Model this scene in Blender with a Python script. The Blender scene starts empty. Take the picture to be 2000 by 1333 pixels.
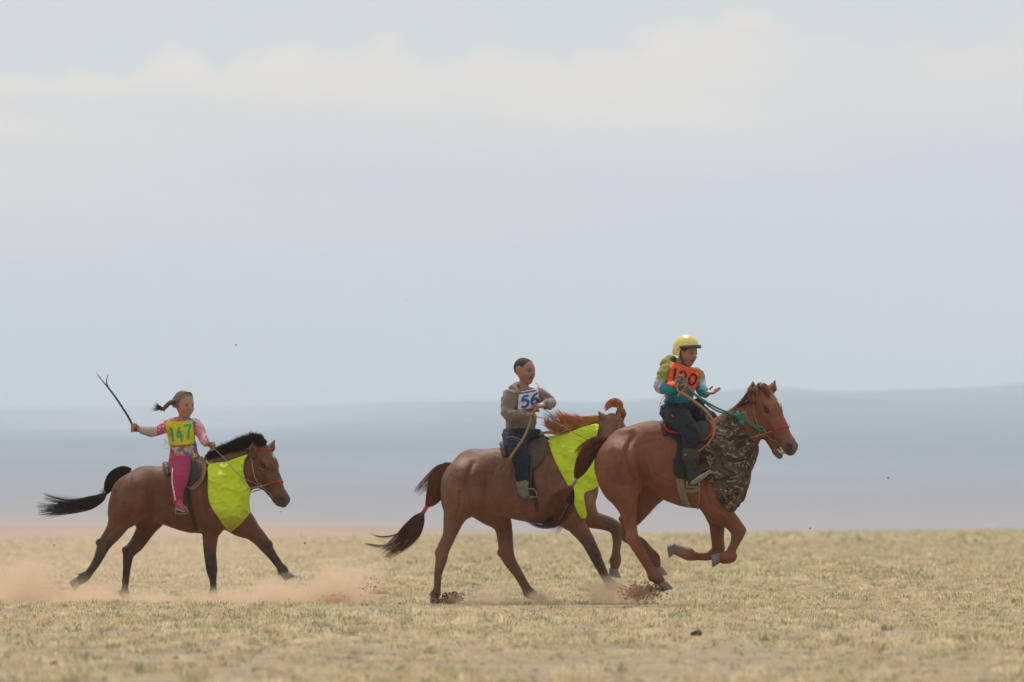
import bpy, math, random
import numpy as np
from mathutils import Vector, Matrix
from mathutils.bvhtree import BVHTree

random.seed(7)
rng = np.random.default_rng(7)
scene = bpy.context.scene
col = scene.collection

# ------------------------------------------------------------------ camera
FPX, HOR, CAMH = 16667.0, 1030.0, 0.70        # focal length in photo pixels, eye level row, eye height
cam_d = bpy.data.cameras.new("camera")
cam = bpy.data.objects.new("camera", cam_d); col.objects.link(cam)
cam_d.sensor_width = 36.0; cam_d.lens = 300.0
cam_d.shift_y = (HOR - 666.5) / 2000.0
cam_d.clip_start = 1.0; cam_d.clip_end = 60000.0
cam.location = (0, 0, CAMH); cam.rotation_euler = (math.radians(90), 0, 0)
cam_d.dof.use_dof = True; cam_d.dof.focus_distance = 76.5; cam_d.dof.aperture_fstop = 6.0
scene.camera = cam

# ------------------------------------------------------------------ light
SUN_EL, SUN_AZ = 62.0, -12.0                   # azimuth measured from +Y (behind the riders) towards +X
w = bpy.data.worlds.new("World"); scene.world = w; w.use_nodes = True
nt = w.node_tree; nt.nodes.clear()
def N(t, kind, **kw):
    n = t.nodes.new(kind)
    for k, v in kw.items():
        if k == 'inp':
            for a, b in v.items(): n.inputs[a].default_value = b
        else: setattr(n, k, v)
    return n
def ramp(t, stops, interp='LINEAR'):
    n = t.nodes.new('ShaderNodeValToRGB'); cr = n.color_ramp; cr.interpolation = interp
    while len(cr.elements) < len(stops): cr.elements.new(0.5)
    for e, (p, c) in zip(cr.elements, stops):
        e.position = p; e.color = (c[0], c[1], c[2], 1) if len(c) == 3 else c
    return n
def srgb(r, g, b):
    f = lambda c: (c/255/12.92) if c/255 <= 0.04045 else ((c/255+0.055)/1.055)**2.4
    return (f(r), f(g), f(b))
def mathn(t, op, a, b=None, c=None):
    n = t.nodes.new('ShaderNodeMath'); n.operation = op
    for i, v in enumerate((a, b, c)):
        if v is None: continue
        if isinstance(v, (int, float)): n.inputs[i].default_value = v
        else: t.links.new(v, n.inputs[i])
    return n.outputs[0]
def mixc(t, fac, a, b, blend='MIX'):
    n = t.nodes.new('ShaderNodeMix'); n.data_type = 'RGBA'; n.blend_type = blend
    for s, v in ((0, fac), (6, a), (7, b)):
        if isinstance(v, (int, float)): n.inputs[s].default_value = v
        elif isinstance(v, tuple): n.inputs[s].default_value = (v[0], v[1], v[2], 1)
        else: t.links.new(v, n.inputs[s])
    return n.outputs[2]

sky = N(nt, 'ShaderNodeTexSky', sky_type='NISHITA')
sky.sun_disc = False; sky.sun_elevation = math.radians(SUN_EL); sky.sun_rotation = math.radians(SUN_AZ)
sky.air_density = 1.0; sky.dust_density = 3.0; sky.ozone_density = 1.0; sky.altitude = 1500
skyc = mixc(nt, 1.0, sky.outputs[0], (0.085, 0.085, 0.085), 'MULTIPLY')
tc = N(nt, 'ShaderNodeTexCoord')
sep = N(nt, 'ShaderNodeSeparateXYZ'); nt.links.new(tc.outputs['Generated'], sep.inputs[0])
X, Yd, Z = sep.outputs[0], sep.outputs[1], sep.outputs[2]
# bearing and height in degrees
hgt = mathn(nt, 'MULTIPLY', mathn(nt, 'ARCSINE', Z), 57.2958)
brg = mathn(nt, 'MULTIPLY', mathn(nt, 'ARCTAN2', X, Yd), 57.2958)
def skynoise(sx, sz, off, detail=4, rough=0.55):
    cb = N(nt, 'ShaderNodeCombineXYZ')
    nt.links.new(mathn(nt, 'MULTIPLY', brg, sx), cb.inputs[0])
    nt.links.new(mathn(nt, 'MULTIPLY', hgt, sz), cb.inputs[1]); cb.inputs[2].default_value = off
    n = N(nt, 'ShaderNodeTexNoise', inp={'Scale': 1.0, 'Detail': detail, 'Roughness': rough})
    nt.links.new(cb.outputs[0], n.inputs['Vector']); return n.outputs['Fac']
n1 = skynoise(0.55, 0.25, 3.1, 2, 0.5)
n2 = skynoise(1.7, 1.3, 8.7, 4, 0.55)
n3 = skynoise(0.35, 1.6, 1.9, 3, 0.5)
# cloud bank: base shading by height, softly disturbed
hh = mathn(nt, 'ADD', hgt, mathn(nt, 'MULTIPLY', mathn(nt, 'SUBTRACT', n3, 0.5), 2.2))
hh = mathn(nt, 'ADD', hh, mathn(nt, 'MULTIPLY', brg, -0.12))
rp = ramp(nt, [(0.0, srgb(226, 226, 220)), (0.24, srgb(220, 222, 219)), (0.42, srgb(214, 217, 220)), (0.56, srgb(213, 216, 220)),
               (0.68, srgb(222, 219, 218)), (0.80, srgb(229, 222, 218)), (0.87, srgb(236, 227, 217)), (1.0, srgb(243, 233, 219))])
nt.links.new(mathn(nt, 'DIVIDE', hh, 3.6), rp.inputs[0])
# top edge of the bank
edge = mathn(nt, 'ADD', mathn(nt, 'MULTIPLY', mathn(nt, 'SUBTRACT', n1, 0.5), 0.55), mathn(nt, 'MULTIPLY', mathn(nt, 'SUBTRACT', n2, 0.5), 0.75))
edge = mathn(nt, 'ADD', mathn(nt, 'ADD', edge, 3.17), mathn(nt, 'MULTIPLY', brg, 0.035))
below = N(nt, 'ShaderNodeMapRange', interpolation_type='SMOOTHSTEP')
nt.links.new(mathn(nt, 'SUBTRACT', hgt, edge), below.inputs['Value'])
below.inputs['From Min'].default_value = 0.09; below.inputs['From Max'].default_value = -0.11
upn = skynoise(0.06, 0.09, 5.5, 5, 0.6)
upc = mixc(nt, upn, srgb(210, 218, 220), srgb(225, 226, 224))
upc = mixc(nt, 0.10, upc, skyc)
bank = mixc(nt, 0.0, rp.outputs[0], skyc)
allc = mixc(nt, below.outputs[0], upc, bank)
bg = N(nt, 'ShaderNodeBackground'); nt.links.new(allc, bg.inputs[0]); bg.inputs[1].default_value = 1.0
wo = N(nt, 'ShaderNodeOutputWorld'); nt.links.new(bg.outputs[0], wo.inputs[0])

sd = bpy.data.lights.new("sun", 'SUN'); sun = bpy.data.objects.new("sun", sd); col.objects.link(sun)
sd.energy = 2.7; sd.angle = math.radians(6); sd.color = (1.0, 0.94, 0.86)
_e, _a = math.radians(SUN_EL), math.radians(SUN_AZ)
sdir = Vector((math.cos(_e)*math.sin(_a), math.cos(_e)*math.cos(_a), math.sin(_e)))
sun.rotation_euler = sdir.to_track_quat('Z', 'Y').to_euler(); sun.location = sdir*50

vs = scene.view_settings
vs.view_transform = 'Standard'; vs.look = 'None'; vs.gamma = 1.0; vs.exposure = 0.06; vs.use_curve_mapping = False
cy = scene.cycles
cy.use_denoising = True; cy.volume_bounces = 2; cy.max_bounces = 8; cy.volume_step_rate = 1.0; cy.volume_max_steps = 256

# ------------------------------------------------------------------ object helpers
def tag(o, label=None, cat=None, group=None, kind=None):
    for k, v in (('label', label), ('category', cat), ('group', group), ('kind', kind)):
        if v: o[k] = v
    return o
def root(name, loc, label, cat, group=None):
    o = bpy.data.objects.new(name, None); o.empty_display_size = 0.1; col.objects.link(o)
    o.location = loc; o['org'] = 0; del o['org']
    return tag(o, label, cat, group)
def meshobj(name, V, F, m, parent=None, colors=None, smooth=True, base=None):
    V = np.asarray(V, dtype=np.float64)
    me = bpy.data.meshes.new(name)
    if isinstance(F, np.ndarray):
        k = F.shape[1]
        me.vertices.add(len(V)); me.vertices.foreach_set('co', V.ravel())
        me.loops.add(F.size); me.polygons.add(len(F))
        me.polygons.foreach_set('loop_start', np.arange(0, F.size, k, dtype=np.int32))
        me.loops.foreach_set('vertex_index', F.ravel().astype(np.int32))
        me.update(calc_edges=True)
    else:
        me.from_pydata([tuple(v) for v in V], [], F); me.update()
    if smooth: me.polygons.foreach_set('use_smooth', np.ones(len(me.polygons), dtype=bool))
    if colors is not None:
        a = me.color_attributes.new('Col', 'FLOAT_COLOR', 'POINT')
        c = np.ones((len(V), 4), dtype=np.float32); c[:, :3] = colors
        a.data.foreach_set('color', c.ravel())
    if m: me.materials.append(m)
    o = bpy.data.objects.new(name, me); col.objects.link(o)
    if parent is not None: o.parent = parent
    return o

class Fr:
    """Local frame of one horse and its rider: metres, origin on the ground, x along the gallop, y away from the camera."""
    def __init__(s, D, px0):
        s.D = D; s.s = FPX/D; s.px0 = px0; s.gy = HOR + CAMH*FPX/D
        s.loc = Vector(((px0-1000)/s.s, D, 0.0))
    def L(s, px, py, d=0.0): return np.array([(px-s.px0)/s.s, d, (s.gy-py)/s.s])

# ------------------------------------------------------------------ signed distance modelling
def P(a, b, ra, rb, c=0, k=0.02, M=None, op='u'):
    return dict(a=np.asarray(a, float), b=np.asarray(b, float), ra=ra, rb=rb, c=c, k=k, M=M, op=op)
def ysc(v): return np.diag([1.0, 1.0/v, 1.0])
def yawM(ang, front, up=1.0):
    # ang: direction of the front, from the camera side (-y) turning to +x; front squashes the front-back radius
    a = math.radians(ang); f = np.array([math.sin(a), -math.cos(a), 0.0]); l = np.array([math.cos(a), math.sin(a), 0.0])
    return np.stack([f/front, l, np.array([0, 0, 1.0/up])])
def chain(fr, pts, c=0, k=0.015, M=None, grow=0.0, sub=0, k0=None):
    out = []
    if sub:
        P4 = np.array([(list(q)+[0.0])[:4] for q in pts], float); n = len(pts); S = spline(P4, (n-1)*sub+1); S[:, 2] = np.interp(np.linspace(0, n-1, len(S)), np.arange(n), P4[:, 2])*0.5+S[:, 2]*0.5
        if isinstance(c, list): c = [c[i//sub] for i in range((n-1)*sub)]
        o = chain(fr, [tuple(q) for q in S], c, k, M, grow)
        for q in o[:sub]: q['k'] = k0 or k
        return o
    for i in range(len(pts)-1):
        a, b = pts[i], pts[i+1]
        da = a[3] if len(a) > 3 else 0.0; db = b[3] if len(b) > 3 else 0.0
        ca = c[i] if isinstance(c, list) else c
        out.append(P(fr.L(a[0], a[1], da), fr.L(b[0], b[1], db), a[2]/fr.s+grow, b[2]/fr.s+grow, ca, k, M))
    return out
def pdist(p, x):
    ab = p['b']-p['a']; q = x-p['a']
    M = p['M']; sc = 1.0
    if M is not None:
        ab = M@ab; q = q@M.T; sc = 1.0/np.linalg.norm(M, 2)
    L2 = float(ab@ab)
    if L2 < 1e-12:
        return (np.sqrt((q*q).sum(-1))-p['ra'])*sc
    t = np.clip((q@ab)/L2, 0, 1)
    r = q-t[..., None]*ab
    d = np.sqrt((r*r).sum(-1))
    # keep the surface where the radius says, soften the distance elsewhere
    return (d-(p['ra']+(p['rb']-p['ra'])*t))*(sc if M is not None else 1.0)
class Field:
    def __init__(s, prims, h, margin=0.05, pad=0.05):
        lo = np.full(3, 1e9); hi = np.full(3, -1e9)
        for p in prims:
            if p['op'] != 'u': continue
            for q, r in ((p['a'], p['ra']), (p['b'], p['rb'])):
                e = np.full(3, r)
                if p['M'] is not None:
                    Mi = np.linalg.inv(p['M']); e = r*np.sqrt((Mi*Mi).sum(1))
                lo = np.minimum(lo, q-e); hi = np.maximum(hi, q+e)
        lo -= pad; hi += pad
        s.lo = lo; s.h = h; s.n = np.ceil((hi-lo)/h).astype(int)+1
        s.ax = [lo[i]+h*np.arange(s.n[i]) for i in range(3)]
        s.f = np.full(s.n, 1.0, dtype=np.float32); s.prims = prims; s.margin = margin
        for p in prims: s.add(p)
    def box(s, p, m):
        lo = np.full(3, 1e9); hi = np.full(3, -1e9)
        Mi = np.linalg.inv(p['M']) if p['M'] is not None else None
        for q, r in ((p['a'], p['ra']), (p['b'], p['rb'])):
            e = np.full(3, r) if Mi is None else r*np.sqrt((Mi*Mi).sum(1))
            lo = np.minimum(lo, q-e-m); hi = np.maximum(hi, q+e+m)
        i0 = np.clip(((lo-s.lo)/s.h).astype(int), 0, s.n); i1 = np.clip(((hi-s.lo)/s.h).astype(int)+2, 0, s.n)
        return tuple(slice(a, b) for a, b in zip(i0, i1))
    def pts(s, sl):
        g = np.stack(np.meshgrid(s.ax[0][sl[0]], s.ax[1][sl[1]], s.ax[2][sl[2]], indexing='ij'), -1)
        return g.astype(np.float32)
    def add(s, p):
        sl = s.box(p, s.margin*(1.0 if p['M'] is None else np.linalg.norm(p['M'], 2)) if p['op'] == 'u' else p['k']+0.01)
        if any(a.start >= a.stop for a in sl): return
        d = pdist(p, s.pts(sl)); f = s.f[sl]; k = p['k']
        if p['op'] == 'u':
            hh = np.maximum(k-np.abs(f-d), 0)/k; s.f[sl] = np.minimum(f, d)-hh*hh*k*0.25
        else:
            d = -d; hh = np.maximum(k-np.abs(f-d), 0)/k; s.f[sl] = np.maximum(f, d)+hh*hh*k*0.25
    def colors(s, V, pal, sharp=0.006):
        V = V.astype(np.float32); W = np.zeros(len(V)); C = np.zeros((len(V), 3))
        for p in s.prims:
            if p['op'] != 'u' and not p.get('paint'): continue
            sl = None
            d = pdist(p, V)
            if p['op'] != 'u': d = np.abs(d)
            wgt = np.exp(-np.clip(d/sharp, -30, 30)) if p['op'] == 'u' else np.exp(-np.clip(d/sharp, 0, 30))*5
            c = np.asarray(pal[p['c']]) if not callable(pal) else pal(p['c'])
            W += wgt; C += wgt[:, None]*c
        return C/np.maximum(W, 1e-30)[:, None]

def nets(f, ax, iso=0.0):
    """surface nets on a regular grid"""
    g = f-iso; ins = g < 0
    nx, ny, nz = f.shape
    c = np.zeros((nx-1, ny-1, nz-1), dtype=np.int8)
    for i in (0, 1):
        for j in (0, 1):
            for k in (0, 1): c += ins[i:nx-1+i, j:ny-1+j, k:nz-1+k]
    I, J, K = np.nonzero((c > 0) & (c < 8))
    idx = np.full(c.shape, -1, dtype=np.int32); idx[I, J, K] = np.arange(len(I))
    acc = np.zeros((len(I), 3)); cnt = np.zeros(len(I))
    for axis in range(3):
        for u in (0, 1):
            for v in (0, 1):
                o = [0, 0, 0]; oth = [q for q in range(3) if q != axis]; o[oth[0]] = u; o[oth[1]] = v
                o2 = list(o); o2[axis] = 1
                a = g[I+o[0], J+o[1], K+o[2]]; b = g[I+o2[0], J+o2[1], K+o2[2]]
                m = (a < 0) != (b < 0)
                t = a/np.where(m, a-b, 1.0)
                pt = np.tile(np.array(o, float), (len(I), 1)); pt[:, axis] = t
                acc += pt*m[:, None]; cnt += m
    acc /= cnt[:, None]
    h = ax[0][1]-ax[0][0]
    V = np.stack([ax[0][0]+(I+acc[:, 0])*h, ax[1][0]+(J+acc[:, 1])*h, ax[2][0]+(K+acc[:, 2])*h], 1)
    Fs = []
    for axis in range(3):
        sh = [slice(None)]*3; sh2 = [slice(None)]*3
        sh[axis] = slice(0, -1); sh2[axis] = slice(1, None)
        a = ins[tuple(sh)]; b = ins[tuple(sh2)]
        e = a != b
        p = np.array(np.nonzero(e)); oth = [q for q in range(3) if q != axis]
        ok = (p[oth[0]] > 0) & (p[oth[1]] > 0) & (p[oth[0]] < f.shape[oth[0]]-1) & (p[oth[1]] < f.shape[oth[1]]-1)
        p = p[:, ok]
        q = []
        for du, dv in ((1, 1), (0, 1), (0, 0), (1, 0)):
            r = p.copy(); r[oth[0]] -= du; r[oth[1]] -= dv
            q.append(idx[r[0], r[1], r[2]])
        q = np.stack(q, 1)
        flip = a[p[0], p[1], p[2]]
        if axis == 1: flip = ~flip
        q[~flip] = q[~flip][:, ::-1]
        Fs.append(q)
    Fq = np.concatenate(Fs); Fq = Fq[(Fq >= 0).all(1)]
    return V, Fq
def poly_sdf(poly, U, W):
    """signed distance to a polygon, negative inside; U, W arrays"""
    poly = np.asarray(poly, float); n = len(poly)
    d = np.full(U.shape, 1e9); s = np.ones(U.shape)
    for i in range(n):
        a = poly[i]; b = poly[(i-1) % n]
        ex, ey = b-a; wx = U-a[0]; wy = W-a[1]
        t = np.clip((wx*ex+wy*ey)/(ex*ex+ey*ey), 0, 1)
        bx = wx-ex*t; by = wy-ey*t
        d = np.minimum(d, bx*bx+by*by)
        c1 = W >= a[1]; c2 = W < b[1]; c3 = ex*wy > ey*wx
        allc = (c1 & c2 & c3) | (~c1 & ~c2 & ~c3)
        s = np.where(allc, -s, s)
    return s*np.sqrt(d)
def smooth_poly(pts, n=6):
    """Catmull-Rom through closed points"""
    p = np.asarray(pts, float); m = len(p); out = []
    for i in range(m):
        p0, p1, p2, p3 = p[i-1], p[i], p[(i+1) % m], p[(i+2) % m]
        for t in np.linspace(0, 1, n, endpoint=False):
            out.append(0.5*((2*p1)+(-p0+p2)*t+(2*p0-5*p1+4*p2-p3)*t*t+(-p0+3*p1-3*p2+p3)*t**3))
    return np.array(out)
def spline(pts, n=24):
    """open Catmull-Rom through points of any dimension"""
    p = np.asarray(pts, float)
    if len(p) == 2: return p[0]+(p[1]-p[0])*np.linspace(0, 1, n)[:, None]
    q = np.vstack([2*p[0]-p[1], p, 2*p[-1]-p[-2]]); m = len(p)-1; out = []
    for s in np.linspace(0, m, n):
        i = min(int(s), m-1); t = s-i; p0, p1, p2, p3 = q[i], q[i+1], q[i+2], q[i+3]
        out.append(0.5*((2*p1)+(-p0+p2)*t+(2*p0-5*p1+4*p2-p3)*t*t+(-p0+3*p1-3*p2+p3)*t**3))
    return np.array(out)
def frames(path):
    T = np.gradient(path, axis=0); T /= np.linalg.norm(T, axis=1)[:, None]+1e-12
    up = np.array([0.13, 1.0, 0.07]); U = np.zeros_like(T)
    for i in range(len(T)):
        u = up-T[i]*(up@T[i])
        if np.linalg.norm(u) < 1e-3: u = np.array([1.0, 0, 0])
        u /= np.linalg.norm(u); U[i] = u; up = u
    return T, U, np.cross(T, U)
def tubeVF(path, r, sides=8, flat=None, N=None):
    """tube or strap along a path; flat = thickness ratio across its second axis"""
    path = np.asarray(path, float); n = len(path)
    r = np.broadcast_to(np.asarray(r, float), (n,))
    T, U, W = frames(path)
    if N is not None:
        W = N-T*(N*T).sum(1)[:, None]; W /= np.linalg.norm(W, axis=1)[:, None]+1e-9; U = np.cross(W, T)
    th = np.linspace(0, 2*np.pi, sides, endpoint=False)+np.pi/sides
    fl = 1.0 if flat is None else flat
    V = path[:, None]+r[:, None, None]*(np.cos(th)[None, :, None]*U[:, None]+fl*np.sin(th)[None, :, None]*W[:, None])
    V = V.reshape(-1, 3); F = []
    for i in range(n-1):
        for j in range(sides):
            k = (j+1) % sides
            F.append((i*sides+j, i*sides+k, (i+1)*sides+k, (i+1)*sides+j))
    F.append(tuple(range(sides))[::-1]); F.append(tuple((n-1)*sides+j for j in range(sides)))
    return V, F
def join(parts):
    Vs, Fs, o = [], [], 0
    for V, F in parts:
        Vs.append(np.asarray(V)); Fs += [tuple(i+o for i in f) for f in F]; o += len(V)
    return np.vstack(Vs), Fs
def rope(path, r, turns, strands=3):
    """twisted or plaited rope"""
    path = np.asarray(path, float); T, U, W = frames(path); n = len(path); out = []
    for s in range(strands):
        ph = 2*np.pi*s/strands+np.linspace(0, turns*2*np.pi, n)
        rr = np.broadcast_to(np.asarray(r, float), (n,))
        pp = path+0.5*rr[:, None]*(np.cos(ph)[:, None]*U+np.sin(ph)[:, None]*W)
        out.append(tubeVF(pp, 0.62*rr, 5))
    return join(out)
def hairs(paths, r0, r1):
    """many thin three sided strands at once; paths (S, n, 3)"""
    S, n, _ = paths.shape
    T = np.gradient(paths, axis=1); T /= np.linalg.norm(T, axis=2, keepdims=True)+1e-12
    ref = np.array([0.2, 1.0, 0.1]); U = np.cross(T, ref); U /= np.linalg.norm(U, axis=2, keepdims=True)+1e-9; W = np.cross(T, U)
    t = np.linspace(0, 1, n); rr = (r0*(1-t**2)+r1*t**2)[None, :, None]
    V = np.stack([paths+rr*(math.cos(a)*U+math.sin(a)*W) for a in (0, 2.094, 4.189)], 2)   # S,n,3,3
    idx = np.arange(S*n*3).reshape(S, n, 3)
    F = []
    for j in range(3):
        k = (j+1) % 3
        F.append(np.stack([idx[:, :-1, j], idx[:, :-1, k], idx[:, 1:, k], idx[:, 1:, j]], -1).reshape(-1, 4))
    return V.reshape(-1, 3), np.concatenate(F)
def lock(guide, R, S, flare=None, n=14, jit=0.3, lenvar=0.25, seed=0, dep=1.0):
    """strands following a guide curve; R: radius of the bundle along the guide"""
    r = np.random.default_rng(seed); g = spline(guide, n); T, U, W = frames(g)
    R = np.interp(np.linspace(0, 1, n), np.linspace(0, 1, len(R)), R)
    a = r.uniform(0, 2*np.pi, S); q = np.sqrt(r.uniform(0, 1, S))
    out = np.zeros((S, n, 3))
    tt = np.linspace(0, 1, n)
    L = 1-lenvar*r.uniform(0, 1, S)**0.9
    for s in range(S):
        t = tt*L[s]
        gi = np.stack([np.interp(t, tt, g[:, c]) for c in range(3)], 1)
        Ui = np.stack([np.interp(t, tt, U[:, c]) for c in range(3)], 1); Wi = np.stack([np.interp(t, tt, W[:, c]) for c in range(3)], 1)
        Ri = np.interp(t, tt, R)
        ph = r.uniform(0, 6.28); am = jit*r.normal()
        wob = am*np.sin(t*r.uniform(3, 8)+ph)*t
        out[s] = gi+Ri[:, None]*((math.cos(a[s])*q[s]*dep)*Ui+(math.sin(a[s])*q[s]+wob)[:, None]*Wi)
    return out
def vnoise(x, f, seed=0, oct=3):
    """cheap smooth noise in [-1,1] for displacement of folds"""
    r = np.random.default_rng(seed); o = np.zeros(x.shape[:-1]); a = 1.0; tot = 0
    for i in range(oct):
        for j in range(3):
            d = r.normal(size=3); d /= np.linalg.norm(d)
            d2 = r.normal(size=3); d2 /= np.linalg.norm(d2)
            o += a*np.sin(f*(x@d)+r.uniform(0, 6.28)+1.7*np.sin(0.6*f*(x@d2)+r.uniform(0, 6.28)))
            tot += a
        f *= 2.1; a *= 0.5
    return o/tot*1.8
def bvh(o):
    me = o.data; v = np.zeros(len(me.vertices)*3); me.vertices.foreach_get('co', v)
    return BVHTree.FromPolygons([tuple(q) for q in v.reshape(-1, 3)], [tuple(p.vertices) for p in me.polygons])

# ------------------------------------------------------------------ materials
def mat(name, color=None, attr=False, rough=0.6, nscale=20, namt=0.15, bump=0.0, bscale=60, spec=0.4, sheen=0.0, stretch=None, trans=0.0, dust=0.0):
    m = bpy.data.materials.new(name); m.use_nodes = True; t = m.node_tree
    b = t.nodes['Principled BSDF']; tcn = N(t, 'ShaderNodeTexCoord'); vec = tcn.outputs['Object']
    if stretch:
        mp = N(t, 'ShaderNodeMapping'); mp.inputs['Scale'].default_value = stretch; t.links.new(vec, mp.inputs[0]); vec = mp.outputs[0]
    if attr:
        a = N(t, 'ShaderNodeAttribute', attribute_name='Col'); base = a.outputs['Color']
    else: base = color
    n = N(t, 'ShaderNodeTexNoise', inp={'Scale': nscale, 'Detail': 5.0, 'Roughness': 0.6}); t.links.new(vec, n.inputs['Vector'])
    v = mathn(t, 'MULTIPLY_ADD', mathn(t, 'SUBTRACT', n.outputs['Fac'], 0.5), namt*4, 1.0)
    cb = N(t, 'ShaderNodeCombineColor')
    for i in range(3): t.links.new(v, cb.inputs[i])
    c = mixc(t, 1.0, base, cb.outputs[0], 'MULTIPLY')
    if dust > 0:
        nd = N(t, 'ShaderNodeTexNoise', inp={'Scale': 4.0, 'Detail': 4.0}); t.links.new(tcn.outputs['Object'], nd.inputs['Vector'])
        df = mathn(t, 'MULTIPLY', nd.outputs['Fac'], dust*1.6)
        c = mixc(t, df, c, srgb(176, 146, 124))
    t.links.new(c, b.inputs['Base Color'])
    b.inputs['Roughness'].default_value = rough; b.inputs['Specular IOR Level'].default_value = spec
    if sheen: b.inputs['Sheen Weight'].default_value = sheen; b.inputs['Sheen Roughness'].default_value = 0.5
    if bump:
        n2_ = N(t, 'ShaderNodeTexNoise', inp={'Scale': bscale, 'Detail': 6.0, 'Roughness': 0.6}); t.links.new(vec, n2_.inputs['Vector'])
        bp = N(t, 'ShaderNodeBump', inp={'Strength': 1.0, 'Distance': bump}); t.links.new(n2_.outputs['Fac'], bp.inputs['Height'])
        t.links.new(bp.outputs[0], b.inputs['Normal'])
    if trans:
        tr = N(t, 'ShaderNodeBsdfTranslucent'); t.links.new(c, tr.inputs[0]); ms = N(t, 'ShaderNodeMixShader'); ms.inputs[0].default_value = trans
        t.links.new(b.outputs[0], ms.inputs[1]); t.links.new(tr.outputs[0], ms.inputs[2]); t.links.new(ms.outputs[0], t.nodes['Material Output'].inputs[0])
    return m
# ------------------------------------------------------------------ terrain
def sstep(a, b, x):
    t = np.clip((x-a)/(b-a), 0, 1); return t*t*(3-2*t)
def n2d(x, y, f, seed, oct=3):
    p = np.stack([x, y, np.zeros_like(x)], -1); return vnoise(p, f, seed, oct)
def ridge(x):
    px = 1000+x/0.84
    py = np.interp(px, [-1500, -600, 0, 250, 430, 600, 800, 1000, 1130, 1250, 1400, 1520, 1700, 1850, 2000, 2600, 3500],
                       [840, 815, 801, 798, 795, 790, 781, 779, 772, 766, 754, 753, 757, 755, 745, 735, 760])
    return 0.7+(1030-py)/16667*14000
def gz(x, y):
    x = np.asarray(x, float); y = np.asarray(y, float)
    z = 0.012*n2d(x, y, 0.55, 3, 2)*sstep(0, 30, np.abs(y))+0.0
    tilt = np.clip(x, -220, 220)*0.0107-0.20
    z = z+sstep(110, 780, y)*tilt+0.05*sstep(120, 400, y)*n2d(x, y, 0.04, 5, 2)
    z = z-sstep(800, 1250, y)*(tilt+1.6)
    # low bare bank on the left, two kilometres away
    z = z+sstep(1300, 1900, y)*(1.55+0.25*n2d(x, y, 0.02, 9, 2))*sstep(10, -60, x)+0.7*sstep(1300, 2300, y)
    t = np.clip((y-2600)/11400, 0, 1)
    rr = ridge(x*14000/np.maximum(y, 9000)) if False else ridge(x)
    gul = n2d(x, y*0.35, 0.0035, 13, 4)
    z = z+t**1.25*(rr+5.0*n2d(x, y*0, 0.012, 17, 5)+7.0*n2d(x, y*0, 0.0035, 19, 3))+gul*20*t*(1-t)*2.2
    z = z-sstep(14000, 15500, y)*rr*1.0
    return z
def sheet(name, y0, y1, ny, nx, xw, m, lab, geo=True):
    ys = np.geomspace(y0, y1, ny) if geo else np.linspace(y0, y1, ny)
    us = np.linspace(-1, 1, nx); us = np.sign(us)*np.abs(us)**1.6
    Yg = np.repeat(ys, nx).reshape(ny, nx); Xg = us[None]*xw(ys)[:, None]
    V = np.stack([Xg, Yg, gz(Xg, Yg)], -1).reshape(-1, 3)
    i = np.arange(ny*nx).reshape(ny, nx)
    F = np.stack([i[:-1, :-1], i[:-1, 1:], i[1:, 1:], i[1:, :-1]], -1).reshape(-1, 4)
    o = meshobj(name, V, F, m); tag(o, lab, None, None, 'structure'); return o

def landmat(name, stops, scale, bump=0.0, low_haze=None):
    m = bpy.data.materials.new(name); m.use_nodes = True; t = m.node_tree; b = t.nodes['Principled BSDF']
    g = N(t, 'ShaderNodeNewGeometry')
    mp = N(t, 'ShaderNodeMapping'); mp.inputs['Scale'].default_value = scale; t.links.new(g.outputs['Position'], mp.inputs[0])
    n = N(t, 'ShaderNodeTexNoise', inp={'Scale': 1.0, 'Detail': 6.0, 'Roughness': 0.62}); t.links.new(mp.outputs[0], n.inputs['Vector'])
    r = ramp(t, stops); t.links.new(n.outputs['Fac'], r.inputs[0])
    c = r.outputs[0]
    if low_haze:   # pale ground haze painted into the slope colour, darker bluish tone higher up
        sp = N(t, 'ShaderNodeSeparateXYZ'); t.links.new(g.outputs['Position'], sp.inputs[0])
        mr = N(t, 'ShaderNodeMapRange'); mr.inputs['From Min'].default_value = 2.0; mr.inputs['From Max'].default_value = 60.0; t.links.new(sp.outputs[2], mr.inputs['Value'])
        c = mixc(t, mathn(t, 'POWER', mr.outputs[0], 0.6), low_haze, c)
    t.links.new(c, b.inputs['Base Color']); b.inputs['Roughness'].default_value = 0.95; b.inputs['Specular IOR Level'].default_value = 0.15
    if bump:
        n2_ = N(t, 'ShaderNodeTexNoise', inp={'Scale': 30.0, 'Detail': 6.0}); t.links.new(g.outputs['Position'], n2_.inputs['Vector'])
        bp = N(t, 'ShaderNodeBump', inp={'Distance': bump}); t.links.new(n2_.outputs['Fac'], bp.inputs['Height']); t.links.new(bp.outputs[0], b.inputs['Normal'])
    return m, t, c, b
m_soil, _, _, _ = landmat('dry_steppe_soil', [(0.3, (0.26, 0.19, 0.125)), (0.5, (0.36, 0.275, 0.175)), (0.7, (0.40, 0.33, 0.20))], (0.8, 0.8, 0.8), 0.03)
m_plain, t, c, b = landmat('bare_plain', [(0.35, (0.30, 0.19, 0.13)), (0.55, (0.36, 0.24, 0.17)), (0.7, (0.42, 0.32, 0.24))], (0.01, 0.0022, 0.01))
m_slope, _, _, _ = landmat('mountain_slope', [(0.3, (0.07, 0.10, 0.15)), (0.5, (0.11, 0.14, 0.19)), (0.72, (0.17, 0.195, 0.235))], (0.0016, 0.0010, 0.008), low_haze=(0.29, 0.245, 0.25))

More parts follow.
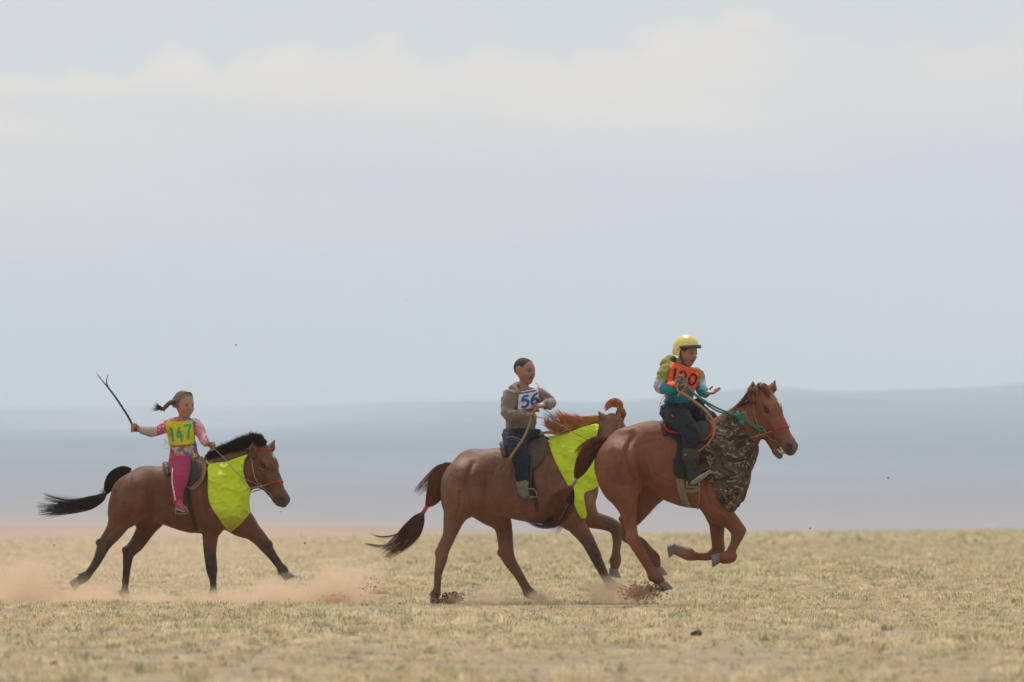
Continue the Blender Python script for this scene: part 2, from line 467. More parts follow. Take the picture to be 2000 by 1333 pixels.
sheet('ground', 12, 1000, 200, 140, lambda y: 25+y*0.5, m_soil, 'dry grass steppe the horses gallop over')
sheet('ground', -120, 12, 8, 20, lambda y: 31+0*y, m_soil, 'dry grass steppe on which the camera stands', geo=False)
sheet('distant_plain', 1000, 2700, 90, 160, lambda y: 525+(y-1000)*0.8, m_plain, 'bare brown plain beyond the grass')
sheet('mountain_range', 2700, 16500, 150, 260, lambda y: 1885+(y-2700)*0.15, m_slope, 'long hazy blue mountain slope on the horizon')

# ------------------------------------------------------------------ haze
hv = bpy.data.materials.new('haze_air'); hv.use_nodes = True; t = hv.node_tree; t.nodes.clear()
pv = N(t, 'ShaderNodeVolumePrincipled'); pv.inputs['Color'].default_value = (0.755, 0.870, 0.975, 1); pv.inputs['Density'].default_value = 1.2e-4
pv.inputs['Anisotropy'].default_value = 0.0
ho = N(t, 'ShaderNodeOutputMaterial'); t.links.new(pv.outputs[0], ho.inputs['Volume'])
x0, x1, y0, y1, z0, z1 = -4300, 4300, -160, 17000, -8, 300
V = [(x, y, z) for x in (x0, x1) for y in (y0, y1) for z in (z0, z1)]
Fb = [(0, 1, 3, 2), (4, 6, 7, 5), (0, 4, 5, 1), (2, 3, 7, 6), (0, 2, 6, 4), (1, 5, 7, 3)]
hz = meshobj('haze', V, Fb, hv, smooth=False); tag(hz, 'thin bluish haze over the whole plain', None, None, 'stuff')

# ------------------------------------------------------------------ grass
def grassmat():
    m = bpy.data.materials.new('dry_grass'); m.use_nodes = True; t = m.node_tree; b = t.nodes['Principled BSDF']
    oi = N(t, 'ShaderNodeObjectInfo'); g = N(t, 'ShaderNodeNewGeometry')
    mp = N(t, 'ShaderNodeMapping'); mp.inputs['Scale'].default_value = (1.5, 0.28, 0.0); t.links.new(g.outputs['Position'], mp.inputs[0])
    n = N(t, 'ShaderNodeTexNoise', inp={'Scale': 1.0, 'Detail': 4.0, 'Roughness': 0.6}); t.links.new(mp.outputs[0], n.inputs['Vector'])
    straw = ramp(t, [(0.0, (0.47, 0.37, 0.23)), (0.3, (0.76, 0.62, 0.40)), (0.6, (0.87, 0.76, 0.53)), (0.85, (0.46, 0.35, 0.23)), (1.0, (0.24, 0.17, 0.11))])
    green = ramp(t, [(0.0, (0.30, 0.30, 0.13)), (0.5, (0.45, 0.43, 0.20)), (1.0, (0.17, 0.19, 0.085))])
    t.links.new(oi.outputs['Random'], straw.inputs[0]); t.links.new(oi.outputs['Random'], green.inputs[0])
    at = N(t, 'ShaderNodeAttribute', attribute_name='blade')
    k = mathn(t, 'ADD', mathn(t, 'MULTIPLY', n.outputs['Fac'], 2.6), mathn(t, 'MULTIPLY', oi.outputs['Random'], 0.9))
    k = mathn(t, 'ADD', k, mathn(t, 'MULTIPLY', at.outputs['Fac'], 0.9))
    mr = N(t, 'ShaderNodeMapRange'); t.links.new(k, mr.inputs['Value']); mr.inputs['From Min'].default_value = 2.3; mr.inputs['From Max'].default_value = 2.8
    c = mixc(t, mr.outputs[0], straw.outputs[0], green.outputs[0])
    mp2 = N(t, 'ShaderNodeMapping'); mp2.inputs['Scale'].default_value = (3.6, 0.8, 0.0); t.links.new(g.outputs['Position'], mp2.inputs[0])
    nb = N(t, 'ShaderNodeTexNoise', inp={'Scale': 1.0, 'Detail': 5.0, 'Roughness': 0.65}); t.links.new(mp2.outputs[0], nb.inputs['Vector'])
    vb = mathn(t, 'MULTIPLY_ADD', mathn(t, 'SUBTRACT', nb.outputs['Fac'], 0.5), 1.5, 1.10); cbn = N(t, 'ShaderNodeCombineColor')
    for i in range(3): t.links.new(vb, cbn.inputs[i])
    c = mixc(t, 1.0, c, cbn.outputs[0], 'MULTIPLY')
    t.links.new(c, b.inputs['Base Color']); b.inputs['Roughness'].default_value = 0.7; b.inputs['Specular IOR Level'].default_value = 0.2
    tr = N(t, 'ShaderNodeBsdfTranslucent'); t.links.new(c, tr.inputs[0]); ms = N(t, 'ShaderNodeMixShader'); ms.inputs[0].default_value = 0.35
    t.links.new(b.outputs[0], ms.inputs[1]); t.links.new(tr.outputs[0], ms.inputs[2]); t.links.new(ms.outputs[0], t.nodes['Material Output'].inputs[0])
    return m
m_grass = grassmat()
def tuft(seed, nb, R, H, wd, lean):
    r = np.random.default_rng(seed); V, F, A = [], [], []
    for i in range(nb):
        a = r.uniform(0, 6.28); q = R*math.sqrt(r.uniform()); x, y = q*math.cos(a), q*math.sin(a)
        h = H*r.uniform(0.45, 1.1); da = a+r.normal()*0.8; l = h*lean*r.uniform(0.2, 1.2); fa = r.uniform(0, 6.28); w_ = wd*r.uniform(0.6, 1.3)
        ux, uy = math.cos(fa)*w_, math.sin(fa)*w_; o = len(V); g = r.uniform()
        V += [(x-ux, y-uy, -0.005), (x+ux, y+uy, -0.005), (x+ux*0.7+math.cos(da)*l*0.4, y+uy*0.7+math.sin(da)*l*0.4, h*0.6),
              (x-ux*0.7+math.cos(da)*l*0.4, y-uy*0.7+math.sin(da)*l*0.4, h*0.6), (x+math.cos(da)*l, y+math.sin(da)*l, h*(1-0.3*lean))]
        F += [(o, o+1, o+2, o+3), (o+3, o+2, o+4)]; A += [g]*5
    me = bpy.data.meshes.new('grass_tuft'); me.from_pydata(V, [], F); me.update(); me.materials.append(m_grass)
    at = me.attributes.new('blade', 'FLOAT', 'POINT'); at.data.foreach_set('value', np.array(A, dtype=np.float32))
    return bpy.data.objects.new('grass_tuft', me)
def scatter(name, protos, pts, scl, label, lean=0.15, parent=None):
    lib = bpy.data.collections.new(name+'_kinds')
    for p in protos: lib.objects.link(p)
    me = bpy.data.meshes.new(name); me.vertices.add(len(pts)); me.vertices.foreach_set('co', np.asarray(pts, dtype=np.float32).ravel())
    a = me.attributes.new('scl', 'FLOAT', 'POINT'); a.data.foreach_set('value', np.asarray(scl, dtype=np.float32))
    r = np.random.default_rng(len(pts))
    rot = np.stack([r.normal(0, lean, len(pts)), r.normal(0, lean, len(pts)), r.uniform(0, 6.283, len(pts))], 1).astype(np.float32)
    a = me.attributes.new('rot', 'FLOAT_VECTOR', 'POINT'); a.data.foreach_set('vector', rot.ravel())
    a = me.attributes.new('pick', 'INT', 'POINT'); a.data.foreach_set('value', r.integers(0, len(protos), len(pts)).astype(np.int32))
    o = bpy.data.objects.new(name, me); col.objects.link(o)
    ng = bpy.data.node_groups.new(name+'_scatter', 'GeometryNodeTree')
    ng.interface.new_socket('Geometry', in_out='INPUT', socket_type='NodeSocketGeometry'); ng.interface.new_socket('Geometry', in_out='OUTPUT', socket_type='NodeSocketGeometry')
    gi = ng.nodes.new('NodeGroupInput'); go = ng.nodes.new('NodeGroupOutput'); ip = ng.nodes.new('GeometryNodeInstanceOnPoints')
    ci = ng.nodes.new('GeometryNodeCollectionInfo'); ci.inputs[0].default_value = lib; ci.inputs['Separate Children'].default_value = True; ci.inputs['Reset Children'].default_value = True
    def na(nm, ty):
        n = ng.nodes.new('GeometryNodeInputNamedAttribute'); n.data_type = ty; n.inputs[0].default_value = nm; return n.outputs[0]
    ng.links.new(gi.outputs[0], ip.inputs['Points']); ng.links.new(ci.outputs[0], ip.inputs['Instance']); ip.inputs['Pick Instance'].default_value = True
    ng.links.new(na('pick', 'INT'), ip.inputs['Instance Index']); ng.links.new(na('scl', 'FLOAT'), ip.inputs['Scale'])
    e = ng.nodes.new('FunctionNodeEulerToRotation'); ng.links.new(na('rot', 'FLOAT_VECTOR'), e.inputs[0]); ng.links.new(e.outputs[0], ip.inputs['Rotation'])
    ng.links.new(ip.outputs[0], go.inputs[0])
    md = o.modifiers.new('scatter', 'NODES'); md.node_group = ng
    tag(o, label, None, None, 'stuff'); return o
def field_pts(y0, y1, dens, marg, seed, thin=0.0):
    r = np.random.default_rng(seed); wmax = 0.066*y1+marg
    n = int(dens*(y1-y0)*2*wmax); y = r.uniform(y0, y1, n); x = r.uniform(-wmax, wmax, n)
    k = np.abs(x) < 0.066*y+marg; x, y = x[k], y[k]
    if thin:
        nn = n2d(x*4.5, y*0.55, 1.1, 31, 3)+0.6*n2d(x*3, y*0.5, 4.0, 37, 2)
        k = r.uniform(0, 1, len(x)) > thin*sstep(0.05, 0.65, nn); x, y = x[k], y[k]
    return x, y, r
def grass_band(y0, y1, dens, marg, seed, thin, s0, s1, protos, label):
    x, y, r = field_pts(y0, y1, dens, marg, seed, thin)
    s = r.uniform(s0, s1, len(x))*(1+0.45*n2d(x, y, 0.8, 41, 2)+0.3*n2d(x, y, 5.0, 43, 2)).clip(0.3)
    return scatter('grass', protos, np.stack([x, y, gz(x, y)-0.003], 1), s, label)
near = [tuft(i, 16, 0.045, 0.034, 0.0022, 0.9) for i in range(6)]
if not globals().get("QUICK"): grass_band(30, 110, 85, 7, 1, 0.95, 0.55, 1.35, near, 'short dry yellow grass round the horses')
mid = [tuft(20+i, 26, 0.16, 0.042, 0.006, 0.8) for i in range(4)]
if not globals().get("QUICK"): grass_band(110, 330, 14, 18, 2, 0.6, 0.7, 1.4, mid, 'short dry grass behind the horses')
far = [tuft(40+i, 30, 0.5, 0.06, 0.02, 0.7) for i in range(3)]
if not globals().get("QUICK"): grass_band(30, 160, 5, 8, 7, 0.5, 0.7, 1.35, [tuft(60+i, 22, 0.05, 0.042, 0.0028, 0.7) for i in range(4)], 'taller scattered clumps of grass among the short turf')
if not globals().get("QUICK"): grass_band(330, 820, 1.3, 45, 3, 0.4, 0.8, 1.5, far, 'far dry grass up to the edge of the field')
# gravel
def pebble(seed):
    r = np.random.default_rng(seed); V, F = [], []
    for i in range(6):
        th = 6.283*i/6; k = r.uniform(0.75, 1.2); V.append((math.cos(th)*k, math.sin(th)*k*0.8, 0.0)); 
    for i in range(6):
        th = 6.283*i/6+0.3; k = r.uniform(0.5, 0.8); V.append((math.cos(th)*k, math.sin(th)*k*0.8, r.uniform(0.45, 0.7)))
    for i in range(6): F.append((i, (i+1) % 6, 6+(i+1) % 6, 6+i))
    F.append(tuple(range(6, 12)))
    me = bpy.data.meshes.new('pebble'); me.from_pydata(V, [], F); me.update(); me.materials.append(m_stone); return bpy.data.objects.new('pebble', me)
m_stone = mat('grey_stone', (0.24, 0.20, 0.18), nscale=3, namt=0.3, rough=0.85)
x, y, r = field_pts(31, 90, 22, 6, 5)
nn = n2d(x*4.5, y*0.55, 1.1, 31, 3)+0.6*n2d(x*3, y*0.5, 4.0, 37, 2)
k = r.uniform(0, 1, len(x)) < sstep(0.2, 1.0, nn)*0.8+0.03; x, y = x[k], y[k]
scatter('gravel', [pebble(i) for i in range(4)], np.stack([x, y, gz(x, y)-0.002], 1), 0.005+0.012*r.uniform(0, 1, len(x))**2.5, 'small grey stones in the bare patches of the grass')

# ------------------------------------------------------------------ dust
def dust(name, x, y, z, sx, sy, sz, dens, color, label, nsc=1.9, seed=0.0, thr=0.46, blobs=None, aniso=0.0):
    """billowing dust: an ellipsoid volume, or several joined ones, with a soft noisy inside"""
    m = bpy.data.materials.new(name+'_air'); m.use_nodes = True; t = m.node_tree; t.nodes.clear()
    p = N(t, 'ShaderNodeVolumePrincipled'); p.inputs['Color'].default_value = (*color, 1); p.inputs['Anisotropy'].default_value = aniso
    tcn = N(t, 'ShaderNodeTexCoord'); 
    mp = N(t, 'ShaderNodeMapping'); mp.inputs['Location'].default_value = (seed, seed*0.7, 0); t.links.new(tcn.outputs['Object'], mp.inputs[0])
    n = N(t, 'ShaderNodeTexNoise', inp={'Scale': nsc, 'Detail': 5.0, 'Roughness': 0.55, 'Distortion': 0.3}); t.links.new(mp.outputs[0], n.inputs['Vector'])
    # fall-off: normalised radius of the ellipsoid, fading to nothing at its skin, densest near the ground
    m2 = N(t, 'ShaderNodeMapping', vector_type='POINT'); m2.inputs['Scale'].default_value = (1/sx, 1/sy, 1/sz); t.links.new(tcn.outputs['Object'], m2.inputs[0])
    ln = N(t, 'ShaderNodeVectorMath', operation='LENGTH'); t.links.new(m2.outputs[0], ln.inputs[0])
    fo = N(t, 'ShaderNodeMapRange', interpolation_type='SMOOTHERSTEP'); t.links.new(ln.outputs['Value'], fo.inputs['Value'])
    fo.inputs['From Min'].default_value = 0.98; fo.inputs['From Max'].default_value = 0.1
    nv = N(t, 'ShaderNodeMapRange', interpolation_type='SMOOTHSTEP'); t.links.new(mathn(t, 'ADD', n.outputs['Fac'], mathn(t, 'MULTIPLY', fo.outputs[0], 0.22)), nv.inputs['Value'])
    nv.inputs['From Min'].default_value = thr; nv.inputs['From Max'].default_value = thr+0.34
    d = mathn(t, 'MULTIPLY', mathn(t, 'MULTIPLY', nv.outputs[0], fo.outputs[0]), dens)
    t.links.new(d, p.inputs['Density'])
    o_ = N(t, 'ShaderNodeOutputMaterial'); t.links.new(p.outputs[0], o_.inputs['Volume'])
    V, F = [], []; a, b_ = 24, 12
    zmin = -max(z, 0.0)/sz*0.999                       # cut where the ground is
    for i in range(b_+1):
        ph = -math.pi/2+math.pi*i/b_
        for j in range(a):
            th = 2*math.pi*j/a; q = (math.cos(ph)*math.cos(th)*sx, math.cos(ph)*math.sin(th)*sy, max(math.sin(ph), zmin)*sz); V.append(q)
    for i in range(b_):
        for j in range(a): F.append((i*a+j, i*a+(j+1) % a, (i+1)*a+(j+1) % a, (i+1)*a+j))
    o = meshobj(name, V, F, m); o.location = (x, y, z)
    tag(o, label, None, None, 'stuff'); return o
def at(px, py, D): return ((px-1000)*D/FPX, D, CAMH+(HOR-py)*D/FPX)
# ------------------------------------------------------------------ horses
def headframe(fr, px, py, d, pitch, yaw, roll, scale, xs=0.87):
    """columns: x along the face to the muzzle, y to the horse's left, z out of the forehead"""
    p, y_ = math.radians(pitch), math.radians(yaw)       # pitch below level, yaw towards the camera
    X = np.array([math.cos(p)*math.cos(y_), -math.cos(p)*math.sin(y_), -math.sin(p)])
    Yv = np.cross(np.array([0, 0, 1.0]), X); Yv /= np.linalg.norm(Yv)
    Zv = np.cross(X, Yv); r = math.radians(roll)
    Y2 = math.cos(r)*Yv+math.sin(r)*Zv; Z2 = np.cross(X, Y2)
    R = np.stack([X*xs, Y2, Z2], 1)*scale
    return fr.L(px, py, d), R
def H(hf, x, y, z): return hf[0]+hf[1]@np.array([x, y, z])
def headprims(hf, openm=0.0):
    R = hf[1]; s = np.linalg.norm(R[:, 1]); Rn = R/np.linalg.norm(R, axis=0)
    def M(sx, sy, sz): return np.diag([1/sx, 1/sy, 1/sz])@Rn.T
    def c(a, b, ra, rb, k=0.03, col='coat', m=None, op='u'):
        return P(H(hf, *a), H(hf, *b), ra*s, rb*s, col, k, M(*m) if m else None, op)
    o = []
    o.append(c((0.03, 0, -0.07), (0.15, 0, -0.07), 0.084, 0.086, m=(1, 0.95, 1)))
    o.append(c((0.15, 0, -0.072), (0.30, 0, -0.078), 0.086, 0.064, m=(1, 0.80, 1)))
    o.append(c((0.30, 0, -0.078), (0.455, 0, -0.082), 0.061, 0.050, m=(1, 0.85, 1)))
    for q in (-1, 1):
        o.append(c((0.11, q*0.034, -0.160), (0.195, q*0.032, -0.165), 0.098, 0.080, m=(1, 0.50, 1), k=0.025))     # jowl
        o.append(c((0.20, q*0.050, -0.080), (0.36, q*0.034, -0.088), 0.016, 0.010, k=0.02))                        # facial crest
        o.append(c((0.125, q*0.066, -0.030), (0.18, q*0.066, -0.036), 0.023, 0.020, k=0.015))                       # brow
        o.append(c((0.165, q*0.084, -0.052), (0.172, q*0.084, -0.053), 0.021, 0.021, k=0.02, col='dark', op='s'))
    o.append(c((0.21, 0, -0.155), (0.44, 0, -0.125-openm), 0.056, 0.030, m=(1, 0.6, 1), k=0.03))                  # lower jaw
    o.append(c((0.455, 0, -0.078), (0.50, 0, -0.088), 0.048, 0.042, m=(1, 0.95, 1), col='muz', k=0.03))
    o.append(c((0.44, 0, -0.13-openm), (0.475, 0, -0.128-openm), 0.033, 0.028, m=(1, 1.0, 0.8), col='muz', k=0.015))
    if openm > 0:
        o.append(c((0.43, 0, -0.112-openm*0.55), (0.56, 0, -0.122-openm*0.5), 0.010, 0.019, m=(1, 2.0, 1), col='mouth', k=0.006, op='s'))
    else:
        o.append(c((0.43, 0.03, -0.115), (0.55, 0.0, -0.120), 0.004, 0.004, m=(1, 9, 1), col='mouth', k=0.008, op='s'))
    for q in (-1, 1):
        o.append(c((0.488, q*0.030, -0.060), (0.505, q*0.034, -0.070), 0.023, 0.020, col='muz', k=0.015))
        o.append(c((0.500, q*0.057, -0.060), (0.522, q*0.048, -0.074), 0.018, 0.013, col='dark', k=0.01, op='s'))
        o[-1]['paint'] = True
    return o
def earprims(fr, hf, side, base, tip, w=0.034, col='coat'):
    """tip: target in head space"""
    R = hf[1]; s = np.linalg.norm(R[:, 1])
    b = fr.L(*base); t = fr.L(*tip); m = b+(t-b)*0.45
    o = [P(b, m, w*0.75*s, w*0.85*s, col, 0.02), P(m, t, w*0.85*s, 0.004, col, 0.02)]
    # hollow facing forward and outward
    s = min(s, 1.2); f = R[:, 0]/s*0.55+R[:, 2]/s*0.2+R[:, 1]/s*side*0.75; f = f/np.linalg.norm(f)
    if f[1] > 0.2 and side < 0: pass
    o.append(P(b+(t-b)*0.22+f*w*0.75*s, b+(t-b)*0.78+f*w*0.36*s, w*0.58*s, w*0.12*s, 'earin', 0.008, op='s')); o[-1]['paint'] = True
    return o

def coatmat(name, dusty=0.25, rough=0.42):
    m = mat(name, attr=True, rough=rough, nscale=4, namt=0.30, bump=0.007, bscale=9, spec=0.24, dust=dusty)
    t = m.node_tree; b = t.nodes['Principled BSDF']
    # short hair grain over broad muscle relief
    n2_ = N(t, 'ShaderNodeTexNoise', inp={'Scale': 160.0, 'Detail': 4.0}); tcn = N(t, 'ShaderNodeTexCoord')
    t.links.new(tcn.outputs['Object'], n2_.inputs['Vector'])
    bp = N(t, 'ShaderNodeBump', inp={'Distance': 0.0015}); t.links.new(n2_.outputs['Fac'], bp.inputs['Height'])
    t.links.new(b.inputs['Normal'].links[0].from_socket, bp.inputs['Normal']); t.links.new(bp.outputs[0], b.inputs['Normal'])
    # fine wrinkles, veins and damp streaks running along the body
    m3 = N(t, 'ShaderNodeMapping'); m3.inputs['Scale'].default_value = (9, 9, 20); m3.inputs['Rotation'].default_value = (0, 0.6, 0); t.links.new(tcn.outputs['Object'], m3.inputs[0])
    n4 = N(t, 'ShaderNodeTexNoise', inp={'Scale': 1.0, 'Detail': 3.0, 'Distortion': 1.6}); t.links.new(m3.outputs[0], n4.inputs['Vector'])
    rdg = mathn(t, 'POWER', mathn(t, 'SUBTRACT', 1.0, mathn(t, 'MULTIPLY', mathn(t, 'ABSOLUTE', mathn(t, 'SUBTRACT', n4.outputs['Fac'], 0.5)), 6.0)), 2.0)
    bp3 = N(t, 'ShaderNodeBump', inp={'Distance': 0.0016, 'Strength': 0.7}); t.links.new(rdg, bp3.inputs['Height']); t.links.new(bp.outputs[0], bp3.inputs['Normal']); t.links.new(bp3.outputs[0], b.inputs['Normal'])
    # dry salty dust in the coat, in streaky patches
    m5 = N(t, 'ShaderNodeMapping'); m5.inputs['Scale'].default_value = (3.2, 3.2, 7.5); m5.inputs['Rotation'].default_value = (0, 0.3, 0); t.links.new(tcn.outputs['Object'], m5.inputs[0])
    n5 = N(t, 'ShaderNodeTexNoise', inp={'Scale': 1.0, 'Detail': 7.0, 'Roughness': 0.7, 'Distortion': 0.8}); t.links.new(m5.outputs[0], n5.inputs['Vector'])
    mr5 = N(t, 'ShaderNodeMapRange'); t.links.new(n5.outputs['Fac'], mr5.inputs['Value']); mr5.inputs['From Min'].default_value = 0.50; mr5.inputs['From Max'].default_value = 0.78; mr5.inputs['To Max'].default_value = 0.16+dusty
    src = b.inputs['Base Color'].links[0].from_socket; t.links.new(mixc(t, mr5.outputs[0], src, (0.42, 0.27, 0.20)), b.inputs['Base Color'])
    # damp sweat makes patches glossier
    n3_ = N(t, 'ShaderNodeTexNoise', inp={'Scale': 3.5, 'Detail': 3.0}); t.links.new(tcn.outputs['Object'], n3_.inputs['Vector'])
    t.links.new(mathn(t, 'MULTIPLY_ADD', n3_.outputs['Fac'], 0.5, rough-0.10), b.inputs['Roughness'])
    return m
m_hoof = mat('hoof_horn', (0.17, 0.155, 0.15), nscale=30, namt=0.25, rough=0.6, stretch=(1, 1, 0.2))
m_eye = mat('dark_eye', (0.012, 0.009, 0.008), nscale=3, namt=0.0, rough=0.12, spec=0.7)

def hoof(fr, cx, cy, d, ang, fwd, size=1.0):
    a = math.radians(ang); ax = np.array([math.cos(a), 0, math.sin(a)]); f = np.array([-math.sin(a), 0, math.cos(a)])*fwd
    l = np.array([0, 1.0, 0]); c = fr.L(cx, cy, d); V = []; n = 20
    prof = [(-0.042, 0.034, -0.012), (-0.036, 0.043, -0.010), (-0.030, 0.045, -0.008), (0.0, 0.050, 0.002), (0.030, 0.055, 0.012), (0.036, 0.053, 0.012), (0.034, 0.04, 0.012)]
    for h, r, sh in prof:
        for j in range(n):
            th = 2*math.pi*j/n; cx_, cy_ = math.cos(th), math.sin(th)
            k = 1.0 if cx_ > -0.2 else 1.0-0.16*abs(cx_)
            V.append(c+size*(ax*(h+(0.0 if cx_ > 0 else 0.0))+f*(sh+r*1.08*cx_*k)+l*r*0.95*cy_))
    V.append(c+size*(ax*0.030+f*0.012)); F = []
    m = len(prof)
    for i in range(m-1):
        for j in range(n): F.append((i*n+j, i*n+(j+1) % n, (i+1)*n+(j+1) % n, (i+1)*n+j))
    F.append(tuple(range(n))[::-1])
    for j in range(n): F.append(((m-1)*n+j, (m-1)*n+(j+1) % n, m*n))
    return np.array(V), F

HORSES = []
def sculpt(fr, V, F, strokes):
    """muscle lines: push the skin in or out along lines seen from the side, alike on both flanks"""
    nrm = np.zeros_like(V); a, b, c, d = (V[F[:, i]] for i in range(4)); fn = np.cross(c-a, d-b)
    for i in range(4): np.add.at(nrm, F[:, i], fn)
    nrm /= np.linalg.norm(nrm, axis=1)[:, None]+1e-12
    px = V[:, 0]*fr.s+fr.px0; py = fr.gy-V[:, 2]*fr.s; disp = np.zeros(len(V))
    for pts, amp, wid in strokes:
        S = spline([q[:2] for q in pts], 4*len(pts)); wd = wid*1.12*fr.s
        bm = (px > S[:, 0].min()-3*wd) & (px < S[:, 0].max()+3*wd) & (py > S[:, 1].min()-3*wd) & (py < S[:, 1].max()+3*wd)
        I = np.nonzero(bm)[0]; best = np.full(len(I), 1e9)
        for i in range(len(S)-1):
            ex, ey = S[i+1]-S[i]; wx, wy = px[I]-S[i, 0], py[I]-S[i, 1]; t = np.clip((wx*ex+wy*ey)/(ex*ex+ey*ey+1e-9), 0, 1)
            endf = 1.0; best = np.minimum(best, (wx-ex*t)**2+(wy-ey*t)**2)
        q_ = np.clip(np.abs(nrm[I, 1])*1.2, 0, 1); disp[I] += 1.2*amp*np.exp(-best/(wd*wd))*q_*q_*(3-2*q_)
    return V+nrm*disp[:, None]
def make_horse(fr, name_label, trunk, legs, hoofs, hf, openm, ears, pal, m_coat, hair_m, h=0.0085, extra=(), strokes=(), joints=()):
    prims = list(trunk)+list(extra); tufts = []
    for lg, c_ in legs: 
        lg = [tuple(q) if i < 3 else (q[0], q[1], q[2]*0.95, q[3]) for i, q in enumerate(lg)]; q = lg[-3]; lg[-3] = (q[0], q[1], q[2]*0.93, q[3])
        prims += chain(fr, lg, c_, 0.008, ysc(0.92), sub=3, k0=0.06)
        a, b_, c2 = np.array(lg[-3][:2]), np.array(lg[-2]), np.array(lg[-1][:2]); d = c2-a; d = d/np.linalg.norm(d); pp = np.array([-d[1], d[0]])
        q = b_[:2]+pp*b_[2]*0.5; prims.append(P(fr.L(q[0], q[1], b_[3]), fr.L(q[0], q[1], b_[3]), b_[2]*0.72/fr.s, b_[2]*0.72/fr.s, c_[-1], 0.012))
        tufts.append((q, pp, d, b_))
    for x_, y_, r_, d_, c_ in joints: prims.append(P(fr.L(x_, y_, d_), fr.L(x_, y_, d_), r_/fr.s, r_/fr.s, c_, 0.016))
    hp = headprims(hf, openm)
    for e in ears: hp += e
    prims += hp
    fld = Field(prims, h, margin=0.07, pad=0.06)
    V, F = nets(fld.f, fld.ax); V = sculpt(fr, V, F, strokes)
    r = root('horse', fr.loc, name_label, 'horse')
    body = meshobj('body', V, F, m_coat, r, fld.colors(V, pal, 0.012))
    for hh in hoofs:
        v, f = hoof(fr, *hh); meshobj('hoof', v, f, m_hoof, r)
    for i, (q, pp, d, b_) in enumerate(tufts):
        g_ = np.array([fr.L(q[0], q[1], b_[3]), fr.L(*(q+pp*4+d*3), b_[3]), fr.L(*(q+pp*7+d*9), b_[3])])
        V, F = hairs(lock(g_, [0.022, 0.020, 0.016], 70, n=6, jit=0.1, lenvar=0.6, seed=i), 0.0016, 0.0006); meshobj('fetlock_hair', V, F, hair_m, r)
    # eyes
    s = np.linalg.norm(hf[1][:, 1])
    for q in (-1, 1):
        c = H(hf, 0.168, q*0.066, -0.050); V2, F2 = uv(c, 0.0150*s, 12, 8); meshobj('eye', V2, F2, m_eye, r)
    return r, body, fld
def uv(c, r, a=12, b=8, sc=(1, 1, 1)):
    V, F = [], []
    for i in range(b+1):
        ph = -math.pi/2+math.pi*i/b
        for j in range(a):
            th = 2*math.pi*j/a; V.append((c[0]+r*sc[0]*math.cos(ph)*math.cos(th), c[1]+r*sc[1]*math.cos(ph)*math.sin(th), c[2]+r*sc[2]*math.sin(ph)))
    for i in range(b):
        for j in range(a): F.append((i*a+j, i*a+(j+1) % a, (i+1)*a+(j+1) % a, (i+1)*a+j))
    return np.array(V), F
def cover(fr, fld, poly, off, folds, m, root_, name='cloth', sharp=0.006, cut=None, seed=1, foldf=14.0, hang=None):
    """cloth following the horse: its skin pushed out, folded and cut to an outline"""
    p = np.array([[ (a-fr.px0)/fr.s, (fr.gy-b)/fr.s] for a, b in poly])
    p = smooth_poly(p, 4)
    lo = p.min(0)-0.04; hi = p.max(0)+0.04
    i0 = max(0, int((lo[0]-fld.lo[0])/fld.h)); i1 = min(fld.n[0], int((hi[0]-fld.lo[0])/fld.h)+2)
    k0 = max(0, int((lo[1]-fld.lo[2])/fld.h)); k1 = min(fld.n[2], int((hi[1]-fld.lo[2])/fld.h)+2)
    sl = (slice(i0, i1), slice(0, fld.n[1]), slice(k0, k1))
    X = fld.pts(sl); U, W = np.meshgrid(fld.ax[0][i0:i1], fld.ax[2][k0:k1], indexing='ij')
    d2 = poly_sdf(p, U, W)[:, None, :]
    # cloth spans hollows: low-pass the body field a little
    f = fld.f[sl].copy()
    if hang is not None: f = np.minimum(f, hang(X))
    w_ = vnoise(X*np.array([0.8, 0.6, 1.5]), foldf, seed, 3)
    f = f-off-folds*(1.6*np.exp(-(w_/0.30)**2)+0.5*vnoise(X, foldf*0.5, seed+9, 2)-0.5)
    g = np.maximum(f, d2)
    if cut is not None: g = np.maximum(g, cut(X))
    V, F = nets(g, [fld.ax[0][i0:i1], fld.ax[1], fld.ax[2][k0:k1]])
    e0 = np.concatenate([F[:, [0, 1]], F[:, [1, 2]], F[:, [2, 3]], F[:, [3, 0]]])
    for _ in range(3):
        acc = np.zeros_like(V); cnt = np.zeros(len(V)); np.add.at(acc, e0[:, 0], V[e0[:, 1]]); np.add.at(acc, e0[:, 1], V[e0[:, 0]]); np.add.at(cnt, e0[:, 0], 1); np.add.at(cnt, e0[:, 1], 1)
        V = 0.6*V+0.4*acc/cnt[:, None]
    return meshobj(name, V, F, m, root_)

def legstrokes(legs):
    o = []
    for lg, c_ in legs:
        p = [q[:2] for q in lg]
        o.append(([(q[0]-lg[i][2]*0.25, q[1]) for i, q in enumerate(p)][2:5], -0.006, 0.010))
        o.append((p[-5:-2], -0.0035, 0.007))
    return o
# --- colours
def pal_(coat, low, muz, belly=None):
    return {'coat': coat, 'low': low, 'muz': muz, 'dark': (0.012, 0.009, 0.008), 'mouth': (0.36, 0.20, 0.17), 'earin': tuple(0.5*c+0.02 for c in coat), 'belly': belly or coat,
            'mid': tuple(0.5*(a+b) for a, b in zip(coat, low)), 'white': (0.75, 0.66, 0.60)}

